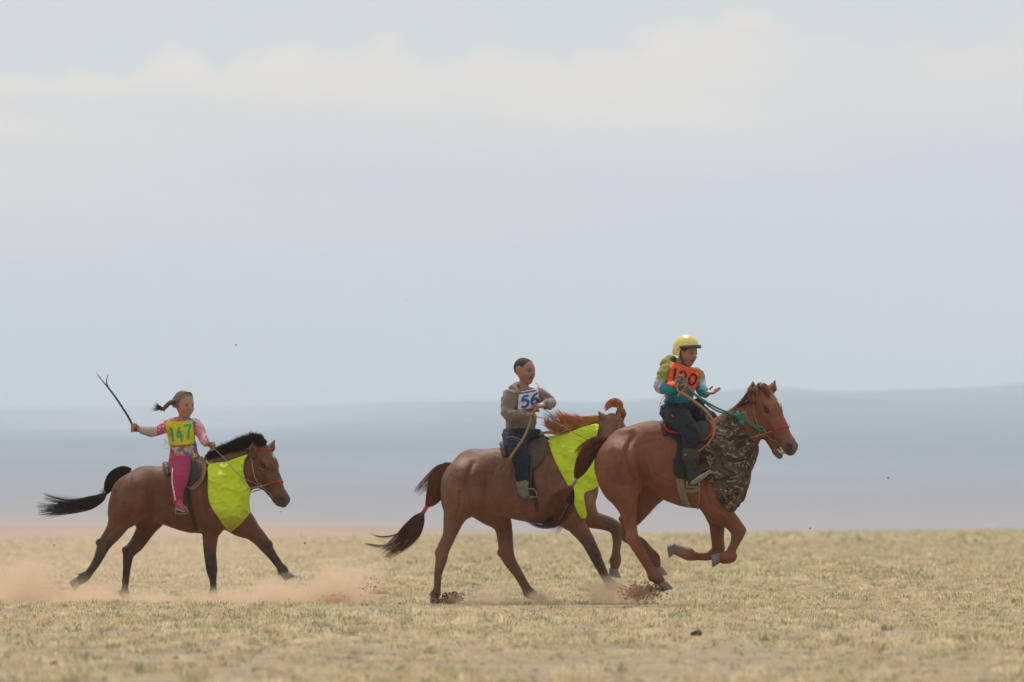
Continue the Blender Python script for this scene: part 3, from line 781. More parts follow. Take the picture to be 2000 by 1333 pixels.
# ===== last horse (left): bay, black mane and tail
f1 = Fr(80.0, 340)
t1 = (chain(f1, [(286, 952, 41), (318, 966, 52), (358, 969, 64), (396, 971, 71), (436, 985, 49)], 'coat', 0.05, ysc(0.74))
      + chain(f1, [(259, 974, 42), (288, 962, 46)], 'coat', 0.05, ysc(0.9))
      + chain(f1, [(424, 952, 56), (458, 926, 42), (480, 914, 36)], 'coat', 0.05, ysc(0.55))
      + [P(f1.L(258, 960, -0.13), f1.L(268, 985, -0.13), 0.15, 0.13, 'coat', 0.09), P(f1.L(258, 960, 0.13), f1.L(268, 985, 0.13), 0.15, 0.13, 'coat', 0.09)]
      + [P(f1.L(420, 945, -0.13), f1.L(446, 1000, -0.15), 0.12, 0.10, 'coat', 0.09), P(f1.L(420, 945, 0.13), f1.L(446, 1000, 0.15), 0.12, 0.10, 'coat', 0.09)])
hf1 = headframe(f1, 518, 871, -0.03, 57, 36, 0, 1.28)
L1 = [([(258, 976, 40, -.13), (240, 1008, 25, -.14), (226, 1036, 17.5, -.14), (206, 1063, 13.5, -.14), (192, 1094, 9, -.14), (177, 1117, 8, -.14), (167, 1128, 9.5, -.14), (155, 1135, 8.5, -.14)],
       ['coat', 'coat', 'mid', 'low', 'low', 'low', 'low']),
      ([(287, 985, 36, .11), (289, 1015, 25, .13), (280, 1040, 17, .13), (265, 1064, 15, .13), (251, 1080, 12, .13), (247, 1105, 8.5, .13), (243, 1148, 7, .13), (242, 1158, 9, .13), (244, 1165, 8, .13)],
       ['coat', 'coat', 'mid', 'mid', 'low', 'low', 'low', 'low']),
      ([(418, 1000, 30, -.14), (413, 1035, 17, -.14), (411, 1075, 12.5, -.14), (414, 1105, 11.5, -.14), (415, 1116, 10.5, -.14), (417, 1132, 7, -.14), (418, 1150, 6.5, -.14), (418, 1158, 8.5, -.14), (421, 1166, 7.5, -.14)],
       ['coat', 'coat', 'low', 'low', 'low', 'low', 'low', 'low']),
      ([(452, 1008, 28, .12), (484, 1032, 19, .12), (505, 1051, 14.5, .12), (517, 1066, 13, .12), (533, 1088, 9, .12), (546, 1106, 8.5, .12), (551, 1112, 9.5, .12), (555, 1118, 9, .12)],
       ['coat', 'coat', 'mid', 'low', 'low', 'low', 'low'])]
h1 = [(147, 1140, -.14, 208, 1), (246, 1170, .13, -80, 1), (424, 1174, -.14, -80, 1), (559, 1126, .12, -62, 1)]
pal1 = pal_((0.125, 0.044, 0.020), (0.040, 0.026, 0.022), (0.060, 0.040, 0.036))
m_coat1 = coatmat('bay_coat', 0.05); m_black_hair = mat('black_hair', (0.030, 0.020, 0.017), nscale=20, namt=0.3, rough=0.38)
e1 = [earprims(f1, hf1, -1, (495, 890, -.10), (494, 863, -.11), w=0.034), earprims(f1, hf1, 1, (524, 888, .05), (536, 859, .07), w=0.034)]
S1 = legstrokes(L1)+[([(262, 930), (271, 968), (264, 1000), (258, 1012)], -0.014, 0.022), ([(240, 935), (232, 965), (232, 995)], -0.008, 0.02), ([(405, 920), (396, 960), (402, 1005)], -0.012, 0.02),
      ([(425, 965), (432, 1000), (424, 1025)], -0.008, 0.015), ([(300, 1010), (340, 1022), (380, 1030)], -0.004, 0.012), ]
S1 += [([(x, 945), (x-5, 975), (x+2, 1003)], -0.0025, 0.008) for x in range(296, 340, 11)]
S1 += [([(232, 945), (225, 970), (224, 1000)], -0.007, 0.012), ([(248, 985), (238, 1015), (222, 1040)], -0.006, 0.010), ([(285, 955), (315, 970), (345, 985)], -0.005, 0.012), ([(420, 985), (416, 1010), (412, 1035)], 0.005, 0.009)]
S1 += [([(248, 955), (250, 980)], 0.010, 0.030), ([(243, 1000), (232, 1025)], 0.006, 0.014), ([(414, 1000), (412, 1030)], 0.007, 0.013), ([(425, 960), (412, 985)], 0.009, 0.022), ([(330, 985), (370, 1010)], -0.004, 0.014), ([(516, 930), (530, 950)], -0.004, 0.008), ([(498, 945), (505, 955)], 0.004, 0.012)]
R1, B1, F1 = make_horse(f1, 'brown horse with upright black mane and black tail, last of the three', t1, L1, h1, hf1, 0.0, e1, pal1, m_coat1, m_black_hair, strokes=S1, joints=[(195, 1060, 7, -.14, 'low'), (244, 1075, 7.5, .13, 'mid'), (413, 1104, 10, -.15, 'low'), (522, 1064, 10, .12, 'low')])
# ===== middle horse: chestnut, mane blown back, head turned away
f2 = Fr(76.6, 1030)
t2 = (chain(f2, [(926, 922, 45), (975, 941, 64), (1031, 943, 73), (1078, 942, 76), (1122, 955, 47)], 'coat', 0.05, ysc(0.74))
      + chain(f2, [(908, 952, 45), (935, 935, 50)], 'coat', 0.05, ysc(0.9))
      + chain(f2, [(1108, 918, 60), (1142, 880, 42), (1176, 848, 28)], 'coat', 0.05, ysc(0.55))
      + [P(f2.L(908, 935, -0.13), f2.L(915, 975, -0.13), 0.16, 0.14, 'coat', 0.09), P(f2.L(908, 935, 0.13), f2.L(915, 975, 0.13), 0.16, 0.14, 'coat', 0.09)]
      + [P(f2.L(1095, 925, -0.13), f2.L(1128, 982, -0.15), 0.13, 0.11, 'coat', 0.09), P(f2.L(1095, 925, 0.13), f2.L(1135, 978, 0.13), 0.13, 0.12, 'coat', 0.09)])
hf2 = headframe(f2, 1206, 814, 0.06, 60, -38, 0, 1.22)
L2 = [([(907, 950, 44, -.12), (897, 985, 30, -.14), (887, 1013, 20.5, -.14), (878, 1046, 13.5, -.14), (865, 1076, 13, -.14), (862, 1095, 11.5, -.14), (856, 1120, 7.8, -.14), (854.5, 1147, 7.4, -.14), (851.5, 1160, 9, -.14), (850, 1168, 8.2, -.14)],
       ['coat', 'coat', 'coat', 'coat', 'coat', 'mid', 'mid', 'mid', 'mid']),
      ([(935, 965, 38, .10), (966, 1002, 27, .13), (983, 1029, 17, .13), (989, 1077, 14.8, .13), (995, 1095, 13, .13), (1011, 1120, 9.8, .13), (1025, 1144, 9.5, .13), (1033, 1157, 10.5, .13), (1043, 1164, 9, .13)],
       ['coat', 'coat', 'coat', 'coat', 'coat', 'mid', 'mid', 'mid']),
      ([(1100, 980, 36, -.14), (1120, 1018, 20, -.14), (1146, 1054, 13.5, -.14), (1163, 1088, 11.5, -.14), (1182, 1126, 8.8, -.14), (1192, 1140, 10, -.14), (1200, 1145, 9, -.14)],
       ['coat', 'coat', 'low', 'low', 'pale', 'pale']),
      ([(1120, 985, 32, .12), (1150, 1012, 18, .12), (1181, 1021, 14.5, .12), (1201, 1031, 13.5, .12), (1206, 1052, 9.5, .12), (1204, 1076, 8.6, .12), (1203, 1095, 11, .12), (1201, 1107, 9, .12)],
       ['coat', 'coat', 'mid', 'mid', 'mid', 'mid', 'mid'])]
h2 = [(850, 1177, -.14, -92, 1), (1053, 1170, .13, -60, 1), (1209, 1150, -.14, -55, 1), (1199, 1120, .12, -100, 1)]
pal2 = pal_((0.170, 0.070, 0.038), (0.062, 0.036, 0.027), (0.12, 0.07, 0.055)); pal2['pale'] = (0.22, 0.13, 0.095)
m_coat2 = coatmat('chestnut_coat', 0.07); m_red_hair = mat('chestnut_hair', (0.80, 0.36, 0.16), nscale=20, namt=0.35, rough=0.42, trans=0.3)
m_brown_hair = mat('dark_brown_hair', (0.13, 0.052, 0.030), nscale=20, namt=0.35, rough=0.42)
e2 = [earprims(f2, hf2, -1, (1184, 826, -.01), (1168, 803, -.03), w=0.030), earprims(f2, hf2, 1, (1214, 818, .12), (1219, 796, .12), w=0.030)]
S2 = legstrokes(L2)+[([(925, 905), (913, 938), (920, 968), (925, 985)], -0.015, 0.022), ([(893, 925), (884, 960), (886, 990)], -0.008, 0.02), ([(1082, 885), (1062, 930), (1068, 985)], -0.012, 0.02),
      ([(1100, 940), (1110, 985), (1098, 1010)], -0.008, 0.018), ([(1080, 1000), (1100, 960)], 0.008, 0.03)]
S2 += [([(x, 915), (x-6, 950), (x+4, 985)], -0.003, 0.008) for x in range(955, 1005, 12)]
S2 += [([(880, 930), (872, 955), (880, 985)], -0.007, 0.012), ([(900, 960), (896, 1000), (886, 1030)], -0.006, 0.010), ([(940, 925), (975, 930), (1010, 950)], -0.005, 0.012), ([(950, 960), (985, 985), (1030, 995)], 0.003, 0.008), ([(1112, 1000), (1126, 1020), (1142, 1046)], 0.005, 0.009)]
S2 += [([(895, 930), (900, 955)], 0.010, 0.030), ([(903, 985), (897, 1010)], 0.006, 0.014), ([(1112, 985), (1122, 1010)], 0.007, 0.014), ([(1110, 930), (1095, 965)], 0.009, 0.022), ([(1130, 900), (1120, 935)], -0.008, 0.014), ([(985, 985), (1020, 1000)], -0.004, 0.012)]
R2, B2, F2 = make_horse(f2, 'chestnut horse in yellow neck cloth with its mane blown back, in the middle', t2, L2, h2, hf2, 0.0, e2, pal2, m_coat2, m_red_hair, strokes=S2, joints=[(857, 1080, 8, -.14, 'coat'), (979, 1080, 8.5, .13, 'coat'), (1163, 1082, 9.5, -.15, 'low'), (1207, 1030, 9.5, .12, 'mid')])
# ===== leading horse: red chestnut, mouth open, forelegs tucked up
f3 = Fr(74.8, 1320)
t3 = (chain(f3, [(1228, 880, 46), (1270, 881, 55), (1300, 899, 71), (1346, 908, 79), (1384, 914, 82), (1410, 940, 51)], 'coat', 0.05, ysc(0.72))
      + chain(f3, [(1207, 907, 46), (1240, 890, 50)], 'coat', 0.05, ysc(0.9))
      + chain(f3, [(1404, 892, 64), (1432, 854, 46), (1455, 830, 40)], 'coat', 0.05, ysc(0.55))
      + [P(f3.L(1208, 895, -0.13), f3.L(1215, 935, -0.13), 0.16, 0.14, 'coat', 0.09), P(f3.L(1208, 895, 0.13), f3.L(1240, 935, 0.13), 0.16, 0.15, 'coat', 0.09)]
      + [P(f3.L(1392, 890, -0.13), f3.L(1420, 950, -0.15), 0.13, 0.12, 'coat', 0.09), P(f3.L(1392, 890, 0.13), f3.L(1420, 950, 0.15), 0.13, 0.12, 'coat', 0.09)])
hf3 = headframe(f3, 1497, 759, -0.03, 54, 34, 0, 1.33)
L3 = [([(1208, 915, 45, -.12), (1214, 955, 32, -.14), (1224, 988, 20, -.14), (1229, 1014, 13.5, -.14), (1234, 1042, 11.5, -.14), (1238, 1058, 12.5, -.14), (1257, 1091, 10, -.14), (1268, 1110, 9.6, -.14), (1277, 1123, 12, -.14), (1288, 1135, 10.5, -.14)],
       ['coat']*9),
      ([(1262, 925, 42, .10), (1264, 962, 30, .12), (1246, 1000, 19, .13), (1228, 1025, 14.5, .13), (1226, 1048, 13, .13), (1250, 1060, 11, .13), (1268, 1078, 10.5, .13), (1279, 1090, 10.5, .13), (1284, 1106, 8, .13)],
       ['coat', 'coat', 'mid', 'mid', 'mid', 'mid', 'mid', 'mid']),
      ([(1395, 972, 34, -.14), (1408, 1002, 22, -.15), (1429, 1021, 15.5, -.15), (1440, 1039, 14.5, -.15), (1435, 1060, 9.2, -.15), (1427, 1078, 9.2, -.15), (1427, 1087, 12, -.15), (1413, 1090, 12.5, -.15)],
       ['coat']*7),
      ([(1400, 972, 28, .12), (1401, 1017, 16, .12), (1402, 1052, 12.5, .12), (1403, 1073, 12.5, .12), (1386, 1086, 9, .12), (1362, 1087, 8.5, .12), (1346, 1084, 12, .12), (1322, 1074, 11, .12)],
       ['coat', 'mid', 'coat', 'coat', 'coat', 'coat', 'light'])]
h3 = [(1297, 1146, -.14, -78, 1), (1288, 1117, .13, -85, 1), (1397, 1092, -.15, 186, 1), (1312, 1073, .12, 190, 1)]
pal3 = pal_((0.185, 0.062, 0.028), (0.10, 0.038, 0.022), (0.14, 0.075, 0.055)); pal3['light'] = (0.28, 0.15, 0.09)
m_coat3 = coatmat('red_chestnut_coat', 0.03)
e3 = [earprims(f3, hf3, -1, (1470, 780, -.10), (1470, 745, -.11), w=0.043), earprims(f3, hf3, 1, (1503, 773, .05), (1515, 742, .07), w=0.034)]
S3 = legstrokes(L3)+[([(1236, 850), (1226, 880), (1231, 912), (1243, 940)], -0.018, 0.020), ([(1196, 880), (1188, 915), (1196, 945)], -0.009, 0.02), ([(1215, 845), (1235, 838)], 0.012, 0.02),
      ([(1383, 900), (1372, 940), (1382, 985)], -0.012, 0.02), ([(1398, 990), (1420, 1008), (1436, 1024)], -0.007, 0.010), ([(1250, 870), (1285, 862), (1300, 866)], -0.008, 0.022),
      ([(1255, 930), (1290, 960), (1335, 978)], -0.006, 0.02)]
S3 += [([(x+8, 855), (x-4, 885), (x, 915), (x+10, 945)], -0.0028, 0.008) for x in range(1252, 1312, 11)]
S3 += [([(1270, 875), (1300, 885), (1318, 905)], -0.004, 0.010), ([(1180, 860), (1176, 900), (1190, 940)], -0.006, 0.014), ([(1205, 925), (1216, 960), (1222, 985)], -0.007, 0.010), ([(1217, 870), (1210, 905), (1222, 940)], 0.007, 0.016),
      ([(1290, 935), (1310, 950), (1340, 958)], 0.003, 0.007), ([(1262, 905), (1280, 925), (1310, 940)], 0.0025, 0.006), ([(1410, 1003), (1428, 1018)], 0.004, 0.008)]
S3 += [([(1205, 880), (1210, 900)], 0.010, 0.030), ([(1200, 935), (1210, 960)], 0.006, 0.016), ([(1228, 935), (1232, 975)], 0.006, 0.012), ([(1400, 985), (1412, 1000)], 0.007, 0.014), ([(1262, 850), (1300, 850)], -0.006, 0.014), ([(1280, 930), (1310, 945)], -0.004, 0.012), ([(1483, 838), (1478, 855), (1470, 862)], 0.004, 0.012), ([(1500, 828), (1515, 850)], -0.004, 0.008)]
R3, B3, F3 = make_horse(f3, 'red chestnut horse with open mouth and white star, leading the race', t3, L3, h3, hf3, 0.052, e3, pal3, m_coat3, m_red_hair, strokes=S3, joints=[(1229, 1050, 8, -.14, 'coat'), (1217, 1014, 8.5, .13, 'mid'), (1446, 1036, 10.5, -.15, 'coat'), (1407, 1074, 9, .12, 'coat')])
m_teeth = mat('teeth', (0.55, 0.47, 0.36), nscale=60, namt=0.1, rough=0.4)
V, F = tubeVF(spline([H(hf3, 0.445, 0.030, -0.150), H(hf3, 0.478, 0.020, -0.150), H(hf3, 0.486, 0, -0.150), H(hf3, 0.478, -0.020, -0.150), H(hf3, 0.445, -0.030, -0.150)], 14), 0.010, 6); meshobj('lower_teeth', V, F, m_teeth, R3)
V, F = tubeVF(spline([H(hf3, 0.455, 0.034, -0.122), H(hf3, 0.492, 0.022, -0.124), H(hf3, 0.502, 0, -0.124), H(hf3, 0.492, -0.022, -0.124), H(hf3, 0.455, -0.034, -0.122)], 14), 0.010, 6); meshobj('upper_teeth', V, F, m_teeth, R3)
b1, b2, b3 = bvh(B1), bvh(B2), bvh(B3)
# ------------------------------------------------------------------ laying straps on a surface
def onto(fr, tree, pts, off=0.008, side=-1, n=24, default=None):
    """a line given in the side view, laid on the near (or far) flank"""
    S = spline([q[:2] for q in pts], n); out = []; last = None
    for a, b in S:
        o = fr.L(a, b, side*1.5); h, nn, _, _ = tree.ray_cast(Vector(o), Vector((0, -side, 0)), 1.5)
        if h is None: h, nn, _, _ = tree.find_nearest(Vector(fr.L(a, b, 0.0 if last is None else last)))
        out.append((np.array(h)+np.array(nn)*off, np.array(nn))); last = h[1]
    P_ = np.array([q[0] for q in out]); Nn = np.array([q[1] for q in out])
    if len(P_) > 4:
        for _ in range(2): P_[1:-1] = 0.25*P_[:-2]+0.5*P_[1:-1]+0.25*P_[2:]
    return P_, Nn
def strap(fr, tree, pts, wd, th=0.25, off=0.006, side=-1, n=24):
    p, nn = onto(fr, tree, pts, off, side, n); return tubeVF(p, wd/2, 6, th, nn)
def ring_on_head(hf, tree, x, z0, tilt=0.0, off=0.008, n=40, xa=0.0):
    """closed loop round the head at distance x from the poll (head units)"""
    out = []; R = hf[1]
    for i in range(n+1):
        a = 2*math.pi*i/n; dy, dz = math.sin(a), math.cos(a)
        c = hf[0]+R@np.array([x+tilt*0.0, 0, z0]); d = R@np.array([tilt*dz+xa*abs(dy), dy, dz]); d /= np.linalg.norm(d)
        h, nn, _, _ = tree.ray_cast(Vector(c+d*0.45), Vector(-d), 0.45)
        out.append(np.array(h)+d*off if h is not None else c+d*0.1)
    out = np.array(out)
    for _ in range(2):
        q = out[:-1]; q = 0.25*np.roll(q, 1, 0)+0.5*q+0.25*np.roll(q, -1, 0); out = np.vstack([q, q[:1]])
    return out
def torus(c, R, r, ax, n=20, m=8):
    ax = np.asarray(ax, float); ax /= np.linalg.norm(ax); u = np.cross(ax, [0.3, 0.2, 0.9]); u /= np.linalg.norm(u); v = np.cross(ax, u)
    th = np.linspace(0, 2*np.pi, n+1); return tubeVF(np.asarray(c)+R*(np.cos(th)[:, None]*u+np.sin(th)[:, None]*v), r, m)
def headpt(hf, tree, x, y, z, off=0.008):
    """nearest skin point to a head-space point"""
    q = H(hf, x, y, z); h, nn, _, _ = tree.find_nearest(Vector(q)); return np.array(h)+np.array(nn)*off
def headline(hf, tree, pts, off=0.008, n=16):
    return np.array([headpt(hf, tree, *q, off=off) for q in spline(pts, n)])

def cloth(name, c, rough=0.7, wr=0.02, sc=14, sheen=0.04, trans=0.0, tone=0.06, stain=None):
    m = mat(name, c, rough=rough, nscale=8, namt=tone, bump=wr, bscale=sc, spec=0.25, sheen=sheen, trans=trans)
    return m
m_neon = cloth('neon_yellow_cloth', (0.60, 0.74, 0.03), rough=0.6, wr=0.014, sc=10, trans=0.12)
m_neon_dusty = cloth('neon_yellow_cloth_dusty', (0.60, 0.74, 0.03), rough=0.6, wr=0.014, sc=10, trans=0.1)
# dust and mud printed on the lower edge of the last horse's cloth
t = m_neon_dusty.node_tree; b = t.nodes['Principled BSDF']; src = b.inputs['Base Color'].links[0].from_socket
tcn = N(t, 'ShaderNodeTexCoord'); sp = N(t, 'ShaderNodeSeparateXYZ'); t.links.new(tcn.outputs['Object'], sp.inputs[0])
mp = N(t, 'ShaderNodeMapping'); mp.inputs['Scale'].default_value = (30, 30, 60); t.links.new(tcn.outputs['Object'], mp.inputs[0])
n = N(t, 'ShaderNodeTexNoise', inp={'Scale': 1.0, 'Detail': 5.0}); t.links.new(mp.outputs[0], n.inputs['Vector'])
zz = N(t, 'ShaderNodeMapRange'); t.links.new(sp.outputs[2], zz.inputs['Value']); zz.inputs['From Min'].default_value = -0.12; zz.inputs['From Max'].default_value = -0.40
f_ = mathn(t, 'MULTIPLY', zz.outputs[0], mathn(t, 'MULTIPLY', n.outputs['Fac'], 1.3)); f_.node.use_clamp = True
t.links.new(mixc(t, f_, src, (0.20, 0.16, 0.05)), b.inputs['Base Color'])
# camouflage
m_camo = mat('camouflage_cloth', (0.1, 0.1, 0.1), rough=0.8, bump=0.022, bscale=14, sheen=0.0)
t = m_camo.node_tree; b = t.nodes['Principled BSDF']; tcn = N(t, 'ShaderNodeTexCoord')
mp = N(t, 'ShaderNodeMapping'); mp.inputs['Scale'].default_value = (5.5, 5.5, 10); mp.inputs['Rotation'].default_value = (0, 0.35, 0); t.links.new(tcn.outputs['Object'], mp.inputs[0])
def camon(sc, off, dist):
    m2 = N(t, 'ShaderNodeMapping'); m2.inputs['Location'].default_value = (off, off, off); t.links.new(mp.outputs[0], m2.inputs[0])
    n = N(t, 'ShaderNodeTexNoise', inp={'Scale': sc, 'Detail': 4.0, 'Roughness': 0.65, 'Distortion': dist}); t.links.new(m2.outputs[0], n.inputs['Vector']); return n.outputs['Fac']
def step(v, e): 
    mr = N(t, 'ShaderNodeMapRange'); t.links.new(v, mr.inputs['Value']); mr.inputs['From Min'].default_value = e-0.008; mr.inputs['From Max'].default_value = e+0.008; return mr.outputs[0]
c = mixc(t, step(camon(1.0, 0, 1.2), 0.48), (0.030, 0.017, 0.012), (0.095, 0.052, 0.034))
c = mixc(t, step(camon(1.1, 7, 1.5), 0.55), c, (0.050, 0.042, 0.022))
c = mixc(t, step(camon(1.3, 13, 2.0), 0.595), c, (0.26, 0.20, 0.125))
c = mixc(t, step(camon(2.2, 23, 1.0), 0.63), c, (0.34, 0.28, 0.19))
t.links.new(c, b.inputs['Base Color'])
m_leather = mat('brown_leather', (0.095, 0.055, 0.038), nscale=25, namt=0.3, rough=0.55, bump=0.003, bscale=120)
m_leather_d = mat('dark_leather', (0.030, 0.022, 0.019), nscale=25, namt=0.3, rough=0.5, bump=0.002, bscale=120)
m_felt = mat('worn_felt', (0.24, 0.165, 0.13), nscale=18, namt=0.35, rough=0.95, bump=0.004, bscale=90)
m_redfelt = mat('red_felt', (0.42, 0.028, 0.030), nscale=18, namt=0.15, rough=0.9)
m_metal = mat('worn_metal', (0.30, 0.29, 0.28), nscale=40, namt=0.2, rough=0.4); m_metal.node_tree.nodes['Principled BSDF'].inputs['Metallic'].default_value = 0.8
m_web = mat('canvas_webbing', (0.25, 0.19, 0.145), nscale=40, namt=0.2, rough=0.9, bump=0.002, bscale=200)
m_webdark = mat('dark_webbing', (0.055, 0.045, 0.035), nscale=40, namt=0.2, rough=0.85)
m_rope = mat('pale_rope', (0.36, 0.26, 0.19), nscale=60, namt=0.25, rough=0.9)
m_redrope = mat('red_rope', (0.42, 0.030, 0.040), nscale=60, namt=0.15, rough=0.7)
m_greenrope = mat('green_rope', (0.055, 0.17, 0.145), nscale=60, namt=0.2, rough=0.8)
m_tanrope = mat('tan_rope', (0.34, 0.175, 0.085), nscale=60, namt=0.25, rough=0.85)
m_bluerope = mat('blue_ribbon', (0.03, 0.23, 0.42), nscale=30, namt=0.2, rough=0.7)
m_pinkrope = mat('pink_ribbon', (0.52, 0.05, 0.13), nscale=30, namt=0.2, rough=0.7)

# ------------------------------------------------------------------ tails and manes
def dl(fr, pts): return np.array([fr.L(*q) for q in pts])
def hairpart(name, paths, r0, r1, m, parent):
    V, F = hairs(paths, r0, r1); return meshobj(name, V, F, m, parent)
m_wisp = mat('auburn_hair', (0.26, 0.095, 0.045), nscale=20, namt=0.35, rough=0.42, trans=0.2)
# last horse
base = dl(f1, [(256, 921, 0), (241, 921, 0), (224, 932, 0), (213, 950, 0), (207, 966, 0)])
P_ = lock(base, [0.03, 0.055, 0.068, 0.052, 0.012], 900, jit=0.05, lenvar=0.12, seed=1, dep=0.8)
tl = hairpart('tail', P_, 0.0016, 0.0007, m_black_hair, R1)
V, F = tubeVF(spline(base, 10), np.array([0.03, 0.04, 0.06, 0.07, 0.07, 0.07, 0.065, 0.05, 0.03, 0.01])*0.60, 10); meshobj('tail_dock', V, F, m_black_hair, tl)
br = dl(f1, [(206, 965, 0), (196, 974, 0), (172, 984, 0), (135, 993, 0.02), (98, 996, 0.04), (70, 997, 0.05)])
P_ = np.concatenate([lock(br, [0.012, 0.042, 0.066, 0.056, 0.055, 0.075], 620, jit=0.05, lenvar=0.75, seed=2),
                     lock(dl(f1, [(206, 965, 0), (180, 974, 0), (140, 982, 0.02), (100, 974, 0.03), (80, 967, 0.03)]), [0.01, 0.03, 0.03, 0.03, 0.05], 60, jit=0.03, lenvar=0.35, seed=3)])
hairpart('tail_brush', P_, 0.0016, 0.0007, m_black_hair, tl)
V, F = rope(dl(f1, [(209, 958, 0), (204, 969, 0), (199, 975, 0)]), 0.016, 3); meshobj('tail_tie', V, F, mat('tail_tie_brown', (0.30, 0.17, 0.12), nscale=20, namt=0.2), tl)
fly = [lock(dl(f1, q), [0.01, 0.03, 0.04, 0.05], 30, jit=0.12, lenvar=0.5, seed=60+i) for i, q in enumerate([[(200, 972, 0), (170, 978, 0), (130, 976, .02), (84, 968, .03)], [(198, 972, 0), (160, 990, 0), (115, 1003, .02), (74, 1008, .03)], [(198, 974, 0), (150, 980, 0), (110, 985, .02), (66, 990, .03)], [(212, 950, 0), (202, 958, 0), (196, 970, 0), (186, 976, 0)]])]
hairpart('tail_wisps', np.concatenate(fly), 0.0013, 0.0006, m_black_hair, tl)
# upright mane
def crest_mane(fr, crest, height, S, seed, m, parent, lean=(0, 0), wid=0.03, r=0.0022, curl=0.0, spread=0.3):
    g = np.random.default_rng(seed); c = spline(dl(fr, crest), 60); T, U, W = frames(c); hts = np.interp(np.linspace(0, 1, 60), np.linspace(0, 1, len(height)), height)
    out = np.zeros((S, 7, 3))
    for s in range(S):
        u = g.uniform(0, 59); i = int(u); p = c[i]; tt = T[i]; up = np.array([-tt[2], 0, tt[0]]); up = up/np.linalg.norm(up)
        if up[2] < 0: up = -up
        hh = hts[i]*g.uniform(0.62, 1.08)*(1+0.10*math.sin(u*1.9)+0.07*math.sin(u*4.3)); y = g.normal()*wid*0.5
        d = up+tt*(lean[0]+g.normal()*spread*0.4)+np.array([0, 1, 0])*(lean[1]+g.normal()*spread*0.35+y*6)
        d /= np.linalg.norm(d); k = np.linspace(0, 1, 7)
        out[s] = p+np.array([0, y, 0])+np.outer(k, d)*hh+np.outer(k*k, tt)*hh*curl
    return hairpart('mane', out, r, r*0.6, m, parent)
crest_mane(f1, [(402, 902, 0), (425, 894, 0), (455, 886, 0), (482, 878, 0), (500, 871, -.01), (514, 873, -.01)], [0.04, 0.095, 0.11, 0.13, 0.125, 0.09], 5200, 5, m_black_hair, R1, lean=(-0.25, 0), wid=0.05, r=0.0018)
crest_mane(f1, [(500, 874, -.03), (508, 870, -.03), (518, 872, 0)], [0.08, 0.075, 0.045], 1200, 6, m_black_hair, R1, lean=(0.2, -0.1), wid=0.06, r=0.0018)
# middle horse
base = dl(f2, [(884, 908, 0), (872, 915, 0), (858, 935, 0), (852, 958, 0), (842, 978, 0), (832, 990, 0)])
P_ = np.concatenate([lock(base, [0.02, 0.06, 0.085, 0.09, 0.06, 0.014], 1000, jit=0.05, lenvar=0.1, seed=11, dep=0.8),
                     lock(dl(f2, [(880, 908, 0), (858, 918, 0), (838, 938, 0), (822, 955, 0), (812, 968, 0)]), [0.02, 0.05, 0.05, 0.05, 0.04], 130, jit=0.08, lenvar=0.5, seed=12)])
tl = hairpart('tail', P_, 0.0016, 0.0007, m_wisp, R2)
V, F = tubeVF(spline(base, 10), np.array([0.03, 0.04, 0.055, 0.065, 0.07, 0.07, 0.065, 0.045, 0.03, 0.01])*0.60, 10); meshobj('tail_dock', V, F, m_brown_hair, tl)
br = dl(f2, [(826, 1002, 0), (818, 1015, 0), (805, 1036, 0), (788, 1055, 0.02), (768, 1072, 0.03), (745, 1086, 0.04)])
P_ = np.concatenate([lock(br, [0.014, 0.060, 0.092, 0.085, 0.075, 0.065], 800, jit=0.05, lenvar=0.7, seed=13), lock(dl(f2, [(818, 1015, 0), (790, 1042, 0), (758, 1050, 0), (735, 1048, 0), (722, 1040, 0)]), [0.02, 0.03, 0.015, 0.01, 0.01], 14, jit=0.03, seed=14),
                     lock(dl(f2, [(815, 1020, 0), (780, 1060, 0), (745, 1068, 0), (722, 1064, 0), (705, 1063, 0)]), [0.02, 0.04, 0.02, 0.012, 0.01], 22, jit=0.03, seed=15)])
hairpart('tail_brush', P_, 0.0016, 0.0007, m_brown_hair, tl)
V, F = rope(dl(f2, [(835, 987, 0), (829, 998, 0), (824, 1006, 0)]), 0.018, 4); meshobj('tail_tie', V, F, m_pinkrope, tl)
g = np.random.default_rng(77); locks = []
for i in range(16):
    k = i/15; a = (1192-k*78, 822+k*14)
    L_ = g.uniform(70, 112)*(1.0-0.3*k); up = g.uniform(-16, 12)
    pts = [(a[0], a[1], 0.03), (a[0]-L_*0.3, a[1]-3+up*0.15, 0.0), (a[0]-L_*0.6, a[1]+2+up*0.3+g.normal()*3, -0.03), (a[0]-L_*0.85, a[1]-2+up+g.normal()*5, -0.04+g.normal()*0.03), (a[0]-L_, a[1]-9+up*1.5+g.normal()*6, -0.05+g.normal()*0.04)]
    locks.append(lock(dl(f2, pts), [0.03, 0.036, 0.034, 0.030, 0.028], 75, jit=0.09, lenvar=0.5, seed=100+i))
locks.append(lock(dl(f2, [(1120, 845, -.02), (1095, 848, -.03), (1072, 845, -.04), (1052, 848, -.05)]), [0.02, 0.02, 0.014, 0.01], 60, jit=0.03, seed=130))
hairpart('mane', np.concatenate(locks), 0.0026, 0.0011, m_red_hair, R2)
fl = dl(f2, [(1208, 818, 0.05), (1209, 804, 0.05), (1211, 794, 0.05), (1204, 787, 0.05), (1193, 788, 0.04), (1186, 795, 0.03), (1181, 803, 0.03)])
fo = hairpart('forelock', lock(fl, [0.016, 0.016, 0.034, 0.044, 0.040, 0.028, 0.014], 420, jit=0.07, lenvar=0.5, seed=141), 0.0016, 0.0007, m_red_hair, R2)
V, F = rope(dl(f2, [(1206, 812, 0.05), (1207, 802, 0.05)]), 0.016, 3); meshobj('forelock_tie', V, F, m_redrope, fo)
